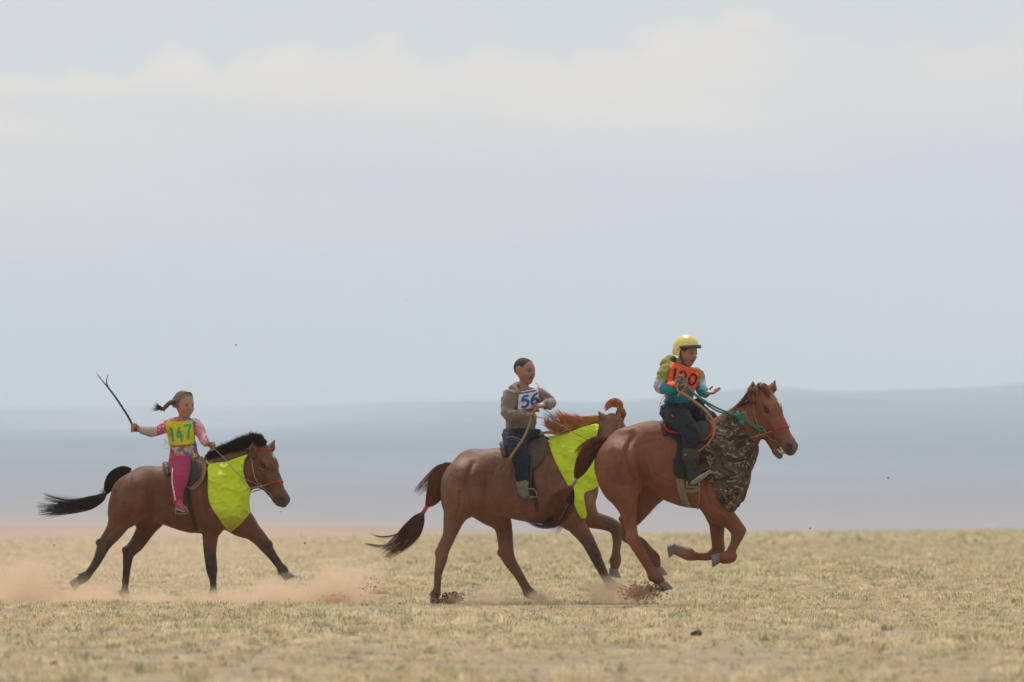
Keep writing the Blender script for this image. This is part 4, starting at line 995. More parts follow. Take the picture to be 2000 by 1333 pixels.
# leading horse
base = dl(f3, [(1182, 862, 0), (1168, 868, 0), (1152, 882, 0), (1140, 902, 0), (1131, 922, 0), (1124, 936, 0)])
P_ = np.concatenate([lock(base, [0.03, 0.055, 0.070, 0.072, 0.05, 0.014], 1000, jit=0.03, lenvar=0.1, seed=21, dep=0.8)])
tl = hairpart('tail', P_, 0.0016, 0.0007, m_brown_hair, R3)
V, F = tubeVF(spline(base, 10), np.array([0.04, 0.05, 0.06, 0.07, 0.075, 0.075, 0.065, 0.045, 0.03, 0.01])*0.60, 10); meshobj('tail_dock', V, F, m_brown_hair, tl)
hairpart('tail_top', np.concatenate([lock(dl(f3, [(1185, 860, 0), (1165, 864, -.02), (1148, 874, -.04), (1134, 886, -.05), (1126, 893, -.05)]), [0.03, 0.06, 0.06, 0.06, 0.04], 200, jit=0.05, lenvar=0.45, seed=22)]), 0.0016, 0.0007, m_wisp, tl)
V, F = rope(dl(f3, [(1127, 930, 0), (1121, 943, 0), (1116, 952, 0)]), 0.020, 5); meshobj('tail_tie', V, F, m_rope, tl)
br = dl(f3, [(1117, 950, 0), (1111, 968, 0), (1103, 992, -.02), (1090, 1012, -.04), (1066, 1022, -.06), (1040, 1018, -.07), (1018, 1006, -.08)])
P_ = np.concatenate([lock(br, [0.014, 0.055, 0.075, 0.07, 0.055, 0.04, 0.03], 620, jit=0.05, lenvar=0.72, seed=23)])
hairpart('tail_brush', P_, 0.0016, 0.0007, mat('dark_tail_hair', (0.055, 0.026, 0.019), nscale=20, namt=0.35, rough=0.4), tl)
P_ = np.concatenate([lock(dl(f3, [(1116, 952, -.02), (1098, 970, -.05), (1078, 992, -.08), (1050, 1012, -.09), (1022, 1012, -.1)]), [0.02, 0.05, 0.07, 0.05, 0.03], 170, jit=0.08, lenvar=0.3, seed=24),
                     lock(dl(f3, [(1116, 952, -.02), (1096, 965, -.05), (1078, 974, -.08), (1062, 966, -.09)]), [0.02, 0.05, 0.05, 0.03], 90, jit=0.07, lenvar=0.3, seed=25),
                     lock(dl(f3, [(1110, 985, -.05), (1096, 1010, -.06), (1085, 1028, -.06), (1076, 1040, -.06)]), [0.07, 0.07, 0.06, 0.06], 120, jit=0.03, lenvar=0.5, seed=26)])
hairpart('tail_wisps', P_, 0.0016, 0.0007, m_wisp, tl)
crest_mane(f3, [(1398, 830, 0), (1420, 815, 0), (1445, 797, 0), (1468, 776, 0), (1482, 764, -.01)], [0.03, 0.035, 0.04, 0.055, 0.05], 3000, 31, m_wisp, R3, lean=(-0.1, -0.2), wid=0.05, r=0.0018)
hairpart('forelock', lock(dl(f3, [(1480, 764, -.03), (1486, 756, -.05), (1494, 759, -.08), (1499, 768, -.11), (1502, 776, -.13)]), [0.03, 0.04, 0.035, 0.02, 0.008], 260, jit=0.02, lenvar=0.4, seed=32), 0.0026, 0.001, m_wisp, R3)
# white star on the foreheads
def star(fr, hf, tree, x, ln, wd, root_):
    P_ = []; 
    pts = headline(hf, tree, [(x, 0.0, 0.05), (x+ln*0.5, 0.004, 0.05), (x+ln, -0.004, 0.05)], 0.0015, 12)
    Nn = np.tile(hf[1][:, 2]/np.linalg.norm(hf[1][:, 2]), (12, 1)); w_ = wd*np.array([.15, .5, .85, 1, 1, .95, .8, .65, .5, .4, .25, .1])
    V, F = tubeVF(pts, w_, 8, 0.12, Nn); meshobj('star', V, F, mat('white_star_hair', (0.62, 0.52, 0.46), nscale=60, namt=0.15, rough=0.6), root_)
star(f3, hf3, b3, 0.12, 0.085, 0.016, R3)
star(f1, hf1, b1, 0.10, 0.055, 0.009, R1)

# ------------------------------------------------------------------ neck covers
def coverroot(fr, px, py, lab, cat='neck cover', group='cloths tied round the necks of the horses'):
    l = fr.L(px, py, 0.0); return root('neck_cover', fr.loc+Vector(l), lab, cat, group), l
def shift(o, l):
    me = o.data; v = np.zeros(len(me.vertices)*3); me.vertices.foreach_get('co', v); v = v.reshape(-1, 3)-l; me.vertices.foreach_set('co', v.ravel()); me.update(); return o
def hangp(prims):
    def f(X):
        d = None
        for p in prims:
            q = pdist(p, X); d = q if d is None else np.minimum(d, q)
        return d
    return f
rc, l = coverroot(f1, 450, 960, 'neon yellow cloth with dusty lower tip on the neck of the last horse')
o = cover(f1, F1, [(409, 908), (440, 903), (466, 894), (485, 888), (478, 901), (476, 922), (482, 942), (490, 957), (487, 975), (488, 1000), (474, 1020), (456, 1036), (448, 1040), (441, 1032), (428, 1012), (414, 990), (408, 968), (408, 935)], 0.019, 0.010, m_neon_dusty, rc,
      seed=4, foldf=23.0, hang=hangp(chain(f1, [(430, 940, 42), (455, 962, 38), (452, 1004, 26), (449, 1024, 16)], 'c', 0.02, ysc(1.0))))
shift(o, l)
V, F = strap(f1, b1, [(411, 911), (404, 904), (397, 893)], 0.022, 0.2, 0.01, n=10); shift(meshobj('tie', V, F, m_neon, rc), l)
rc, l = coverroot(f2, 1120, 930, 'neon yellow cloth hanging to a long tip on the neck of the middle horse')
o = cover(f2, F2, [(1069, 852), (1100, 846), (1118, 842), (1135, 835), (1150, 831), (1169, 829), (1166, 850), (1165, 880), (1172, 915), (1171, 945), (1158, 957), (1141, 964), (1142, 985), (1146, 1006), (1140, 1014), (1131, 1008), (1121, 985), (1117, 966), (1104, 941), (1082, 898)], 0.021, 0.009, m_neon, rc,
      seed=8, foldf=21.0, hang=hangp(chain(f2, [(1110, 900, 46), (1135, 935, 38), (1138, 975, 27), (1138, 1004, 16)], 'c', 0.02, ysc(1.05))))
shift(o, l)
rc, l = coverroot(f3, 1420, 900, 'brown camouflage cloth round the neck and chest of the leading horse')
o = cover(f3, F3, [(1393, 829), (1408, 822), (1420, 811), (1428, 806), (1440, 808), (1448, 822), (1456, 845), (1470, 862), (1482, 872), (1478, 900), (1464, 930), (1459, 958), (1453, 980), (1439, 996), (1424, 1000), (1410, 988), (1399, 968), (1388, 946), (1368, 930), (1364, 905), (1370, 880), (1382, 856)], 0.018, 0.010, m_camo, rc, seed=12, foldf=21.0)
shift(o, l)
V, F = strap(f3, b3, [(1440, 806), (1446, 818), (1450, 832)], 0.02, 0.5, 0.02, n=10); shift(meshobj('tie', V, F, m_bluerope, rc), l)

# ------------------------------------------------------------------ bridles
def bridle(fr, hf, tree, lab, noseM, cheekM, browM, rr=0.008, ringR=0.022, chin=True):
    l = H(hf, 0.25, 0, -0.1); rt = root('bridle', fr.loc+Vector(l), lab, 'bridle', 'rope bridles of the racing horses')
    add = lambda nm, vf, m, par=None: shift(meshobj(nm, vf[0], vf[1], m, par or rt), l)
    nose = ring_on_head(hf, tree, 0.315, -0.10, tilt=0.35, off=rr*0.6)
    n = len(nose); top = nose[:]; 
    # upper half over the face in one colour, the rest under the jaw in the other
    idx = [i for i in range(n) if math.cos(2*math.pi*i/(n-1)) > -0.15]
    up = np.concatenate([nose[[i for i in idx if i > n//2]], nose[[i for i in idx if i <= n//2]][0:]])
    lo = nose[[i for i in range(n) if math.cos(2*math.pi*i/(n-1)) <= -0.05]]
    add('noseband', rope(up, rr, 14), noseM)
    add('chin_rope', rope(lo, rr*0.8, 10), cheekM)
    rings = {}
    for q in (-1, 1):
        rp_ = headpt(hf, tree, 0.285, q*0.07, -0.165, 0.012); rings[q] = rp_
        add('bit_ring', torus(rp_, ringR, 0.005, hf[1][:, 1]+0.0), m_metal)
        add('cheek_rope', rope(np.vstack([headline(hf, tree, [(0.0, q*0.075, -0.05), (0.08, q*0.085, -0.11), (0.18, q*0.08, -0.150), (0.285, q*0.07, -0.165)], rr*0.6, 18)]), rr*0.8, 12), cheekM)
        add('mouth_rope', rope(headline(hf, tree, [(0.285, q*0.07, -0.165), (0.34, q*0.05, -0.16), (0.43, q*0.04, -0.12)], rr*0.6, 10), rr*0.65, 7), cheekM)
    if browM:
        add('browband', rope(headline(hf, tree, [(0.0, -0.08, -0.06), (0.035, -0.06, 0.0), (0.05, 0, 0.03), (0.035, 0.06, 0.0), (0.0, 0.08, -0.06)], rr*0.6, 24), rr, 12), browM)
    return rt, l, rings
BR1, lb1, rg1 = bridle(f1, hf1, b1, 'red and tan rope bridle on the head of the black-maned horse', m_redrope, m_rope, m_redrope)
BR2, lb2, rg2 = bridle(f2, hf2, b2, 'dark red bridle on the half hidden head of the middle horse', m_redrope, m_tanrope, m_redrope)
BR3, lb3, rg3 = bridle(f3, hf3, b3, 'red noseband bridle with green rope on the leading horse', m_redrope, m_tanrope, None, ringR=0.03)

# ------------------------------------------------------------------ saddles
def saddle(fr, fld, tree, lab, cx, cy, pad_poly, flap_poly, padM, seatM, flapM, rimM, strapM, girths, st, pommel=0.20, hf_=0.17):
    """cx, cy: seat point in the side view; parts: pad, flap, seat, pommel, cantle, girth, stirrup"""
    l = fr.L(cx, cy, 0); rt = root('saddle', fr.loc+Vector(l), lab, 'saddle', 'riding saddles on the racing horses')
    add = lambda nm, vf, m, par=None: shift(meshobj(nm, vf[0], vf[1], m, par or rt), l)
    pad = shift(cover(fr, fld, pad_poly, 0.026, 0.002, padM, rt, 'pad', seed=3), l)
    flap = shift(cover(fr, fld, flap_poly, 0.040, 0.003, flapM, rt, 'flap', seed=5), l)
    L = lambda dx, dz, y: l+np.array([dx, y, dz])
    pr = []
    n = 8; ys_ = np.linspace(-1, 1, n+1)
    for dx, hh, rad in ((0.17, 0.075, 0.020), (-0.16, 0.025, 0.024)):                     # pommel and cantle arches
        pts = [L(dx+0.03*np.sign(dx)*(1-y*y), -0.07+(hh+0.07)*(1-abs(y)**2.4), y*0.17) for y in ys_]
        pr += [P(pts[i], pts[i+1], rad, rad, 'a', 0.012) for i in range(n)]
    for y in (-0.09, 0.0, 0.09): pr.append(P(L(-0.15, -0.01-abs(y)*0.25, y), L(0.15, -0.005-abs(y)*0.25, y), 0.040, 0.040, 's', 0.03))
    fd = Field(pr, 0.008, 0.05, 0.04); V, F = nets(fd.f, fd.ax)
    add('seat', (V, F), seatM)
    for rp_ in rimM[1] if rimM else ():
        for sd_ in (-1, 1): add('rim', strap(fr, bvh(pad) if False else tree, rp_, 0.030, 0.5, 0.030, side=sd_), rimM[0])
    for gpts, gw, gm in girths:
        add('girth', strap(fr, tree, gpts, gw, 0.12, 0.006), gm); add('girth', strap(fr, tree, gpts, gw, 0.12, 0.006, side=1), gm)
    for side, (tp, bt, dpt) in st.items():
        a = fr.L(tp[0], tp[1], side*0.25); b_ = fr.L(bt[0], bt[1], side*dpt)
        sl = add('stirrup_leather', tubeVF(spline([a, 0.5*(a+b_)+np.array([0, side*0.03, 0]), b_], 12), 0.016, 6, 0.2, np.tile([0.2, -1.0, 0], (12, 1))), strapM)
        th = np.linspace(-0.35, math.pi+0.35, 16); c = b_+np.array([0, 0, -0.055])
        arc = np.array([c+np.array([0.055*math.cos(t_), 0.02*math.cos(t_), 0.055*math.sin(t_)]) for t_ in th])
        stp = add('stirrup', tubeVF(arc, 0.007, 6), m_metal)
        V, F = uv(c+np.array([0, 0, -0.02]), 1.0, 16, 6, (0.062, 0.045, 0.008)); add('footplate', (V, F), m_metal, stp)
    return rt, l
SD1, ls1 = saddle(f1, F1, b1, 'worn leather saddle under the girl in pink trousers', 362, 912,
    [(331, 917), (350, 908), (380, 900), (400, 896), (404, 915), (398, 940), (380, 958), (366, 952), (358, 930), (342, 924)],
    [(352, 912), (372, 900), (393, 905), (396, 925), (384, 945), (368, 951), (360, 935)], m_felt, m_leather, m_leather_d, (mat('faded_red_felt', (0.26, 0.10, 0.085), nscale=18, namt=0.3, rough=0.95), [[(394, 899), (401, 914), (396, 934), (382, 950)]]), m_leather_d,
    [([(372, 945), (374, 985), (380, 1015), (384, 1038)], 0.035, m_leather_d), ([(366, 940), (350, 968), (330, 985)], 0.02, m_leather)], {-1: ((368, 930), (357, 988), 0.32), 1: ((372, 930), (372, 985), 0.32)})
SD2, ls2 = saddle(f2, F2, b2, 'brown leather saddle under the boy in the grey hooded jacket', 1022, 873,
    [(992, 880), (1012, 872), (1045, 858), (1066, 852), (1074, 862), (1066, 890), (1050, 915), (1034, 918), (1020, 900), (1002, 892)],
    [(1030, 872), (1048, 862), (1066, 858), (1068, 875), (1058, 900), (1044, 915), (1030, 912)], m_leather, m_leather, m_leather, None, m_leather_d,
    [([(1038, 915), (1044, 960), (1050, 1005), (1052, 1020)], 0.035, m_webdark), ([(1052, 910), (1066, 880), (1072, 866)], 0.022, m_web)], {-1: ((1036, 890), (1036, 955), 0.33), 1: ((1040, 890), (1040, 955), 0.33)})
SD3, ls3 = saddle(f3, F3, b3, 'dark saddle with red felt rim under the boy in the yellow helmet', 1335, 833,
    [(1296, 834), (1320, 830), (1352, 828), (1376, 818), (1390, 828), (1392, 850), (1380, 866), (1362, 868), (1345, 900), (1338, 935), (1318, 930), (1314, 905), (1322, 870), (1306, 850)],
    [(1330, 838), (1356, 826), (1380, 824), (1384, 845), (1370, 862), (1350, 866), (1332, 860)], mat('black_felt', (0.030, 0.030, 0.028), nscale=20, namt=0.3, rough=0.95), m_leather_d, mat('olive_canvas', (0.055, 0.052, 0.040), nscale=20, namt=0.3, rough=0.9), (m_redfelt, [[(1297, 831), (1301, 842), (1312, 848), (1326, 850)], [(1378, 822), (1388, 833), (1389, 848), (1382, 858), (1372, 864)]]), m_leather_d,
    [([(1330, 930), (1334, 960), (1344, 985), (1350, 990)], 0.05, m_web), ([(1322, 935), (1328, 965), (1336, 984)], 0.03, m_web), ([(1332, 958), (1350, 960), (1366, 955)], 0.045, m_web), ([(1366, 950), (1365, 980), (1362, 996)], 0.018, m_tanrope)], {-1: ((1345, 870), (1352, 935), 0.33), 1: ((1350, 870), (1352, 935), 0.33)})
# ------------------------------------------------------------------ riders
def unit(v): v = np.asarray(v, float); return v/np.linalg.norm(v)
def hframe(fr, px, py, d, yaw, pitch, roll, Hh):
    a, p = math.radians(yaw), math.radians(pitch)          # yaw from the camera towards +x, pitch down
    f = np.array([math.sin(a)*math.cos(p), -math.cos(a)*math.cos(p), -math.sin(p)])
    l = unit(np.cross([0, 0, 1.0], f)); u = np.cross(f, l); r = math.radians(roll)
    l2 = math.cos(r)*l+math.sin(r)*u; u2 = np.cross(f, l2)
    return fr.L(px, py, d), np.stack([f, l2, u2], 1)*Hh
def facep(hf, mouth=0.0):
    R = hf[1]; s = np.linalg.norm(R[:, 0]); Rn = R/s
    def c(a, b, ra, rb, k=0.02, col='skin', m=None, op='u'):
        return P(H(hf, *a), H(hf, *(b or a)), ra*s, rb*s, col, k*s/0.23, (np.diag([1/q for q in m])@Rn.T) if m else None, op)
    o = [c((-0.08, 0, 0.13), (-0.06, 0, 0.13), .365, .365, m=(1, .86, .98)), c((.10, 0, .12), None, .275, .275, m=(1, .98, 1)),
         c((.06, 0, -.05), (.085, 0, -.20), .300, .255, m=(1, .98, 1)), c((.165, 0, -.365), None, .115, .115)]
    for q in (-1, 1):
        o += [c((-.03, q*.19, -.17), (.15, q*.08, -.36), .105, .085), c((.17, q*.160, -.13), None, .145, .145, col='cheek'),
              c((.33, q*.035, .085), (.25, q*.20, .075), .040, .045, k=0.015)]
    for q in (-1, 1): o.append(c((.405, q*.135, .015), (.36, q*.19, .012), .045, .045, k=0.018, op='s'))
    for q in (-1, 1): o.append(c((.275, q*.125, .012), None, .068, .068, k=0.006))
    o += [c((.345, 0, .03), (.400, 0, -.095), .026, .045, k=0.012), c((.375, .045, -.118), (.375, -.045, -.118), .026, .026, k=0.01)]
    o += [c((.328, -.060, -.212), (.328, .060, -.212), .030, .030, k=0.012, col='lip'), c((.318, -.048, -.258), (.318, .048, -.258), .034, .034, k=0.012, col='lip')]
    o.append(c((.372, -.070, -.234), (.372, .070, -.234), .012+mouth, .012+mouth, k=0.006, op='s', col='mouth')); o[-1]['paint'] = True
    for q in (-1, 1):
        o += [c((-.03, q*.315, -.03), (-.035, q*.335, .05), .075, .085, m=(1, .33, 1), k=0.01, col='ear'), c((-.015, q*.375, .0), None, .045, .045, m=(1, .6, 1.3), k=0.01, op='s')]
    return o
def eyesbrows(hf, parent, base, m_brow, squint=0.5):
    s = np.linalg.norm(hf[1][:, 0])
    for q in (-1, 1):
        pts = np.array([H(hf, .335, q*.075, .010)-base, H(hf, .347, q*.115, .016)-base, H(hf, .337, q*.155, .014)-base, H(hf, .305, q*.185, .008)-base])
        V, F = tubeVF(spline(pts, 8), s*np.array([.010, .024, .031, .034, .034, .028, .018, .010])*(1.25-squint*0.5), 6); meshobj('eye', V, F, m_eye, parent)
        pts = np.array([H(hf, .362, q*.060, .085)-base, H(hf, .350, q*.13, .108)-base, H(hf, .295, q*.21, .085)-base])
        V, F = tubeVF(spline(pts, 8), s*np.array([.012, .016, .018, .018, .017, .014, .010, .005]), 5, 0.5); meshobj('eyebrow', V, F, m_brow, parent)
def handp(w_, d, pn, side, curl, sc=1.0, thumb=0.6, spread=0.0, col='skin'):
    d = unit(d); pn = unit(np.asarray(pn)-d*np.dot(pn, d)); lat = np.cross(d, pn)*side; o = []
    pl = 0.070*sc
    for k in (-0.6, 0.0, 0.6): o.append(P(w_+lat*k*0.018*sc, w_+d*pl+lat*k*0.036*sc, 0.0155*sc, 0.0125*sc, col, 0.012))
    for i, (k, ln) in enumerate(((-0.030, 0.048), (-0.010, 0.060), (0.010, 0.064), (0.030, 0.056))):
        b = w_+d*pl+lat*k*sc; dd = unit(d+lat*k*(4+spread*22)); q = b; ang = 0
        for j, fr_ in enumerate((0.45, 0.32, 0.23)):
            ang += curl[i]*(0.9 if j else 1.0); v = dd*math.cos(ang)+pn*math.sin(ang); e = q+v*ln*fr_*sc*1.05
            o.append(P(q, e, 0.0092*sc*(1-0.08*j), 0.0085*sc*(1-0.08*j), col, 0.003)); q = e
    b = w_+d*0.018*sc+lat*0.020*sc; v = unit(d*0.55+lat*(0.85*thumb+0.1)+pn*(0.9-thumb*0.5)); m_ = b+v*0.034*sc; v2 = unit(v+pn*0.5*(1-thumb)+d*0.4)
    o += [P(b, m_, 0.0135*sc, 0.0105*sc, col, 0.010), P(m_, m_+v2*0.030*sc, 0.0102*sc, 0.0085*sc, col, 0.004)]
    return o
def bands(fr, arms, stops, torso_rule):
    def fn(V):
        C = torso_rule(V); C = np.array(C)
        for arm in arms:
            A = spline([fr.L(q[0], q[1], q[3]) for q in arm], 60); R = np.interp(np.linspace(0, 1, 60), np.linspace(0, 1, len(arm)), [q[2]/fr.s for q in arm])
            d = np.linalg.norm(V[:, None, :]-A[None], axis=2); i = d.argmin(1); near_ = d[np.arange(len(V)), i] < R[i]+0.028
            t_ = i/59.0
            for e0, e1, c in stops:
                m_ = near_ & (t_ >= e0) & (t_ < e1); C[m_] = c
        return C
    return fn
def garment(name, prims, m, parent, base, grow=0.0, fold=0.004, ff=40, seed=1, h=0.0055, cut=None, pal=None, sharp=0.004):
    ps = [dict(p, ra=p['ra']+grow, rb=p['rb']+grow) for p in prims]
    fd = Field(ps, h, 0.04, 0.035); g = fd.f; fold *= 0.62; ff *= 0.72
    if fold:
        X = fd.pts((slice(None),)*3); near_ = np.abs(g) < 0.03
        Xn = X[near_]; w_ = vnoise(Xn*np.array([1, 1, 1.3]), ff, seed, 3); g[near_] -= (fold*(1.7*np.exp(-(w_/0.2)**2)-0.5+0.5*vnoise(Xn, ff*0.5, seed+3, 2))).astype(np.float32)
    if cut is not None: g = np.maximum(g, cut(fd.pts((slice(None),)*3)))
    V, F = nets(g, fd.ax)
    o = meshobj(name, V-base, F, m, parent, (pal(V) if callable(pal) else fd.colors(V, pal, sharp)) if pal else None)
    return o
def plane_cut(pt, n):
    n = unit(n); return lambda X: ((X-np.asarray(pt))@n)
def cuts(*c): return lambda X: np.maximum.reduce([q(X) for q in c])
skinA = {'skin': (0.40, 0.205, 0.135), 'cheek': (0.44, 0.185, 0.125), 'lip': (0.42, 0.16, 0.115), 'mouth': (0.30, 0.16, 0.13), 'ear': (0.42, 0.19, 0.13)}
skinB = {'skin': (0.345, 0.165, 0.108), 'cheek': (0.37, 0.150, 0.100), 'lip': (0.32, 0.125, 0.095), 'mouth': (0.10, 0.03, 0.025), 'ear': (0.36, 0.16, 0.11)}
def skinmat(n):
    m = mat(n, attr=True, rough=0.5, nscale=30, namt=0.06, bump=0.0008, bscale=200, spec=0.4)
    b = m.node_tree.nodes['Principled BSDF']; b.inputs['Subsurface Weight'].default_value = 0.12; b.inputs['Subsurface Radius'].default_value = (0.012, 0.005, 0.003); b.inputs['Subsurface Scale'].default_value = 1.0
    return m
m_skinA, m_skinB = skinmat('fair_skin'), skinmat('tanned_skin')
def build_body(fr, prims, pal, m, label, basepx, cat='person'):
    l = fr.L(*basepx); rt = root('person', fr.loc+Vector(l), label, cat, 'children riding in the race')
    fd = Field(prims, 0.0042, 0.03, 0.03); V, F = nets(fd.f, fd.ax)
    b = meshobj('body', V-l, F, m, rt, fd.colors(V, pal, 0.004)); return rt, l, b
def onsheet(fr, trees, corners, uu, vv, off, bow=0.0):
    """points (u,v) of a bib laid on the chest; corners TL TR BR BL in the side view"""
    tl, tr, br_, bl = [np.array(c, float) for c in corners]; out = []
    for u, v in zip(uu, vv):
        q = (1-v)*((1-u)*tl+u*tr)+v*((1-u)*bl+u*br_); q = q+np.array([0, bow*4*u*(1-u)])
        o = fr.L(q[0], q[1], -1.2); best = None
        for t_ in trees:
            h, nn, _, _ = t_.ray_cast(Vector(o), Vector((0, 1, 0)), 1.5)
            if h is not None and (best is None or h[1] < best): best = h[1]
        out.append(np.array([o[0], best if best is not None else np.nan, o[2]]))
    out = np.array(out)
    return out
def bibsheet(fr, trees, corners, off, bow=0.0, nu=22, nv=18, wr=0.004, seed=1, maxd=0.16):
    U, Vv = np.meshgrid(np.linspace(0, 1, nu), np.linspace(0, 1, nv)); p = onsheet(fr, trees, corners, U.ravel(), Vv.ravel(), off, bow).reshape(nv, nu, 3)
    y = p[..., 1]; md = np.nanmin(y); y = np.where(np.isnan(y) | (y > md+maxd), md+maxd, y)
    for _ in range(10):
        q = np.pad(y, 1, mode='edge'); y = np.minimum(y, 0.25*(q[:-2, 1:-1]+q[2:, 1:-1]+q[1:-1, :-2]+q[1:-1, 2:])) if _ < 5 else 0.5*y+0.125*(q[:-2, 1:-1]+q[2:, 1:-1]+q[1:-1, :-2]+q[1:-1, 2:])
    y = y-off; w_ = vnoise(np.stack([U*0.3, Vv*0.3, U*0], -1), 45, seed, 2); y = y-wr*(np.exp(-(w_/0.3)**2)*1.5)
    p[..., 1] = y
    def at_(u, v, o_=0.0):
        fu, fv = np.clip(u, 0, 1)*(nu-1), np.clip(v, 0, 1)*(nv-1); i = np.minimum(fu.astype(int), nu-2); j = np.minimum(fv.astype(int), nv-2); a, b_ = fu-i, fv-j
        r = (p[j, i]*((1-a)*(1-b_))[:, None]+p[j, i+1]*(a*(1-b_))[:, None]+p[j+1, i]*((1-a)*b_)[:, None]+p[j+1, i+1]*(a*b_)[:, None])
        r[:, 1] -= o_; return r
    idx = np.arange(nu*nv).reshape(nv, nu)
    front = p.reshape(-1, 3); back = front+np.array([0, 0.004, 0]); F = []
    n0 = nu*nv
    for j in range(nv-1):
        for i in range(nu-1):
            a, b_, c, d = idx[j, i], idx[j, i+1], idx[j+1, i+1], idx[j+1, i]; F.append((a, d, c, b_)); F.append((a+n0, b_+n0, c+n0, d+n0))
    per = list(idx[0])+list(idx[1:, -1])+list(idx[-1, -2::-1])+list(idx[-2:0:-1, 0])
    for k in range(len(per)): a, b_ = per[k], per[(k+1) % len(per)]; F.append((a, b_, b_+n0, a+n0))
    return np.vstack([front, back]), F, at_
def stroke(at_, pts, wd, asp=1.0, n=18, off=0.003):
    """flat painted stroke in bib coordinates (u, v)"""
    S = spline(pts, n); T = np.gradient(S, axis=0)*np.array([1, 1/asp]); T /= np.linalg.norm(T, axis=1)[:, None]+1e-9
    Nn = np.stack([-T[:, 1], T[:, 0]*asp], 1); a = S+Nn*wd/2; b_ = S-Nn*wd/2; mid_ = S
    ps = [at_(q[:, 0], q[:, 1], off) for q in (a, mid_, b_)]
    V = np.vstack(ps); F = []
    for i in range(n-1):
        F.append((i, n+i, n+i+1, i+1)); F.append((n+i, 2*n+i, 2*n+i+1, n+i+1))
    return V, F
DIG = {'1': [[(.30, .22), (.55, .02)], [(.55, .02), (.55, .98)]], '4': [[(.62, .0), (.10, .66)], [(.06, .66), (.95, .62)], [(.66, .30), (.66, 1.0)]],
       '7': [[(.05, .04), (.92, .02)], [(.92, .02), (.55, .5), (.38, 1.0)]], '5': [[(.88, .03), (.22, .03)], [(.22, .03), (.16, .44)], [(.16, .44), (.55, .34), (.88, .60), (.62, .95), (.08, .90)]],
       '6': [[(.80, .05), (.30, .25), (.14, .62), (.45, .97), (.85, .72), (.55, .45), (.18, .62)]], '2': [[(.10, .22), (.42, .0), (.85, .22), (.55, .62), (.08, .97)], [(.08, .97), (.95, .95)]],
       '0': [[(.5, .02), (.12, .35), (.18, .82), (.5, .98), (.85, .75), (.88, .3), (.5, .02)]]}
def number(at_, boxes, wd, asp, m, parent, base, off=0.0035):
    for ch, (u0, v0, u1, v1) in boxes:
        parts = [stroke(at_, [(u0+a*(u1-u0), v0+b*(v1-v0)) for a, b in st], wd, asp, 18, off) for st in DIG[ch]]
        V, F = join(parts); meshobj('digit', V-base, F, m, parent)
def limb(fr, pts, c, **k): return chain(fr, pts, c, 0.008, None, sub=3, k0=0.03, **k)

# ===== the girl
hg = hframe(f1, 360, 792, 0.0, 40, 4, -2, 0.245)
torso = lambda yaw, fb, pts: [P(f_.L(a[0], a[1], a[3]), f_.L(b[0], b[1], b[3]), a[2]/f_.s, b[2]/f_.s, 't', 0.02, yawM(yaw, fb)) for f_, a, b in pts]
def torsoP(fr, yaw, fb, pts, col='t'):
    return [P(fr.L(a[0], a[1], a[3]), fr.L(b[0], b[1], b[3]), a[2]/fr.s, b[2]/fr.s, col, 0.02, yawM(yaw, fb)) for a, b in zip(pts[:-1], pts[1:])]
tg = torsoP(f1, 28, 0.66, [(357, 842, 24, 0), (356, 862, 22, 0), (359, 882, 25, 0), (361, 900, 31, 0)])+[P(f1.L(338, 829, -.04), f1.L(381, 829, .06), 0.045, 0.045, 't', 0.03)]
armR = [(336, 829, 9.5, -.04), (318, 838, 8.2, -.07), (303, 844, 7.2, -.10), (290, 843, 6.8, -.12), (277, 840, 5.8, -.13)]
armL = [(383, 830, 9.0, .05), (392, 846, 8.0, .02), (399, 861, 7.2, -.04), (403, 866, 6.2, -.06), (405, 867, 5.4, -.07)]
legN = [(352, 902, 20, -.07), (354, 918, 18, -.22), (353, 935, 14.5, -.31), (350, 955, 11, -.32), (350, 978, 8.5, -.31)]
legF = [(366, 900, 19, .07), (370, 918, 17, .22), (371, 935, 14, .31), (370, 955, 10, .32), (370, 978, 8.5, .31)]
wR = f1.L(274, 839, -.13); wL = f1.L(405, 867, -.07)
pg = facep(hg, 0.012)+[P(f1.L(357, 822, .0), f1.L(358, 808, .0), 0.040, 0.038, 'skin', 0.02)]+[dict(p, c='skin') for p in tg]
for a in (armR, armL): pg += limb(f1, [(q[0], q[1], q[2]*0.82, q[3]) for q in a], 'skin')
for a in (legN, legF): pg += limb(f1, [(q[0], q[1], q[2]*0.80, q[3]) for q in a], 'skin')
pg += handp(wR, [-0.9, -0.1, 0.10], [0.2, -1, 0.2], 1, [1.25, 1.25, 1.2, 1.1], 1.0, thumb=0.25)
pg += handp(wL, [0.7, -0.2, -0.05], [0.1, -0.6, -0.9], 1, [1.2, 1.2, 1.2, 1.15], 1.0, thumb=0.2)
G, lg, Gb = build_body(f1, pg, skinA, m_skinA, 'girl with blown back plait, yellow bib and pink trousers, swinging a whip', (360, 905, 0))
m_ghair = mat('light_brown_hair', (0.25, 0.165, 0.115), nscale=30, namt=0.3, rough=0.5, sheen=0.2)
m_gbraid = mat('plaited_hair', (0.085, 0.045, 0.035), nscale=30, namt=0.3, rough=0.5)
eyesbrows(hg, G, lg, m_gbraid, 0.9)
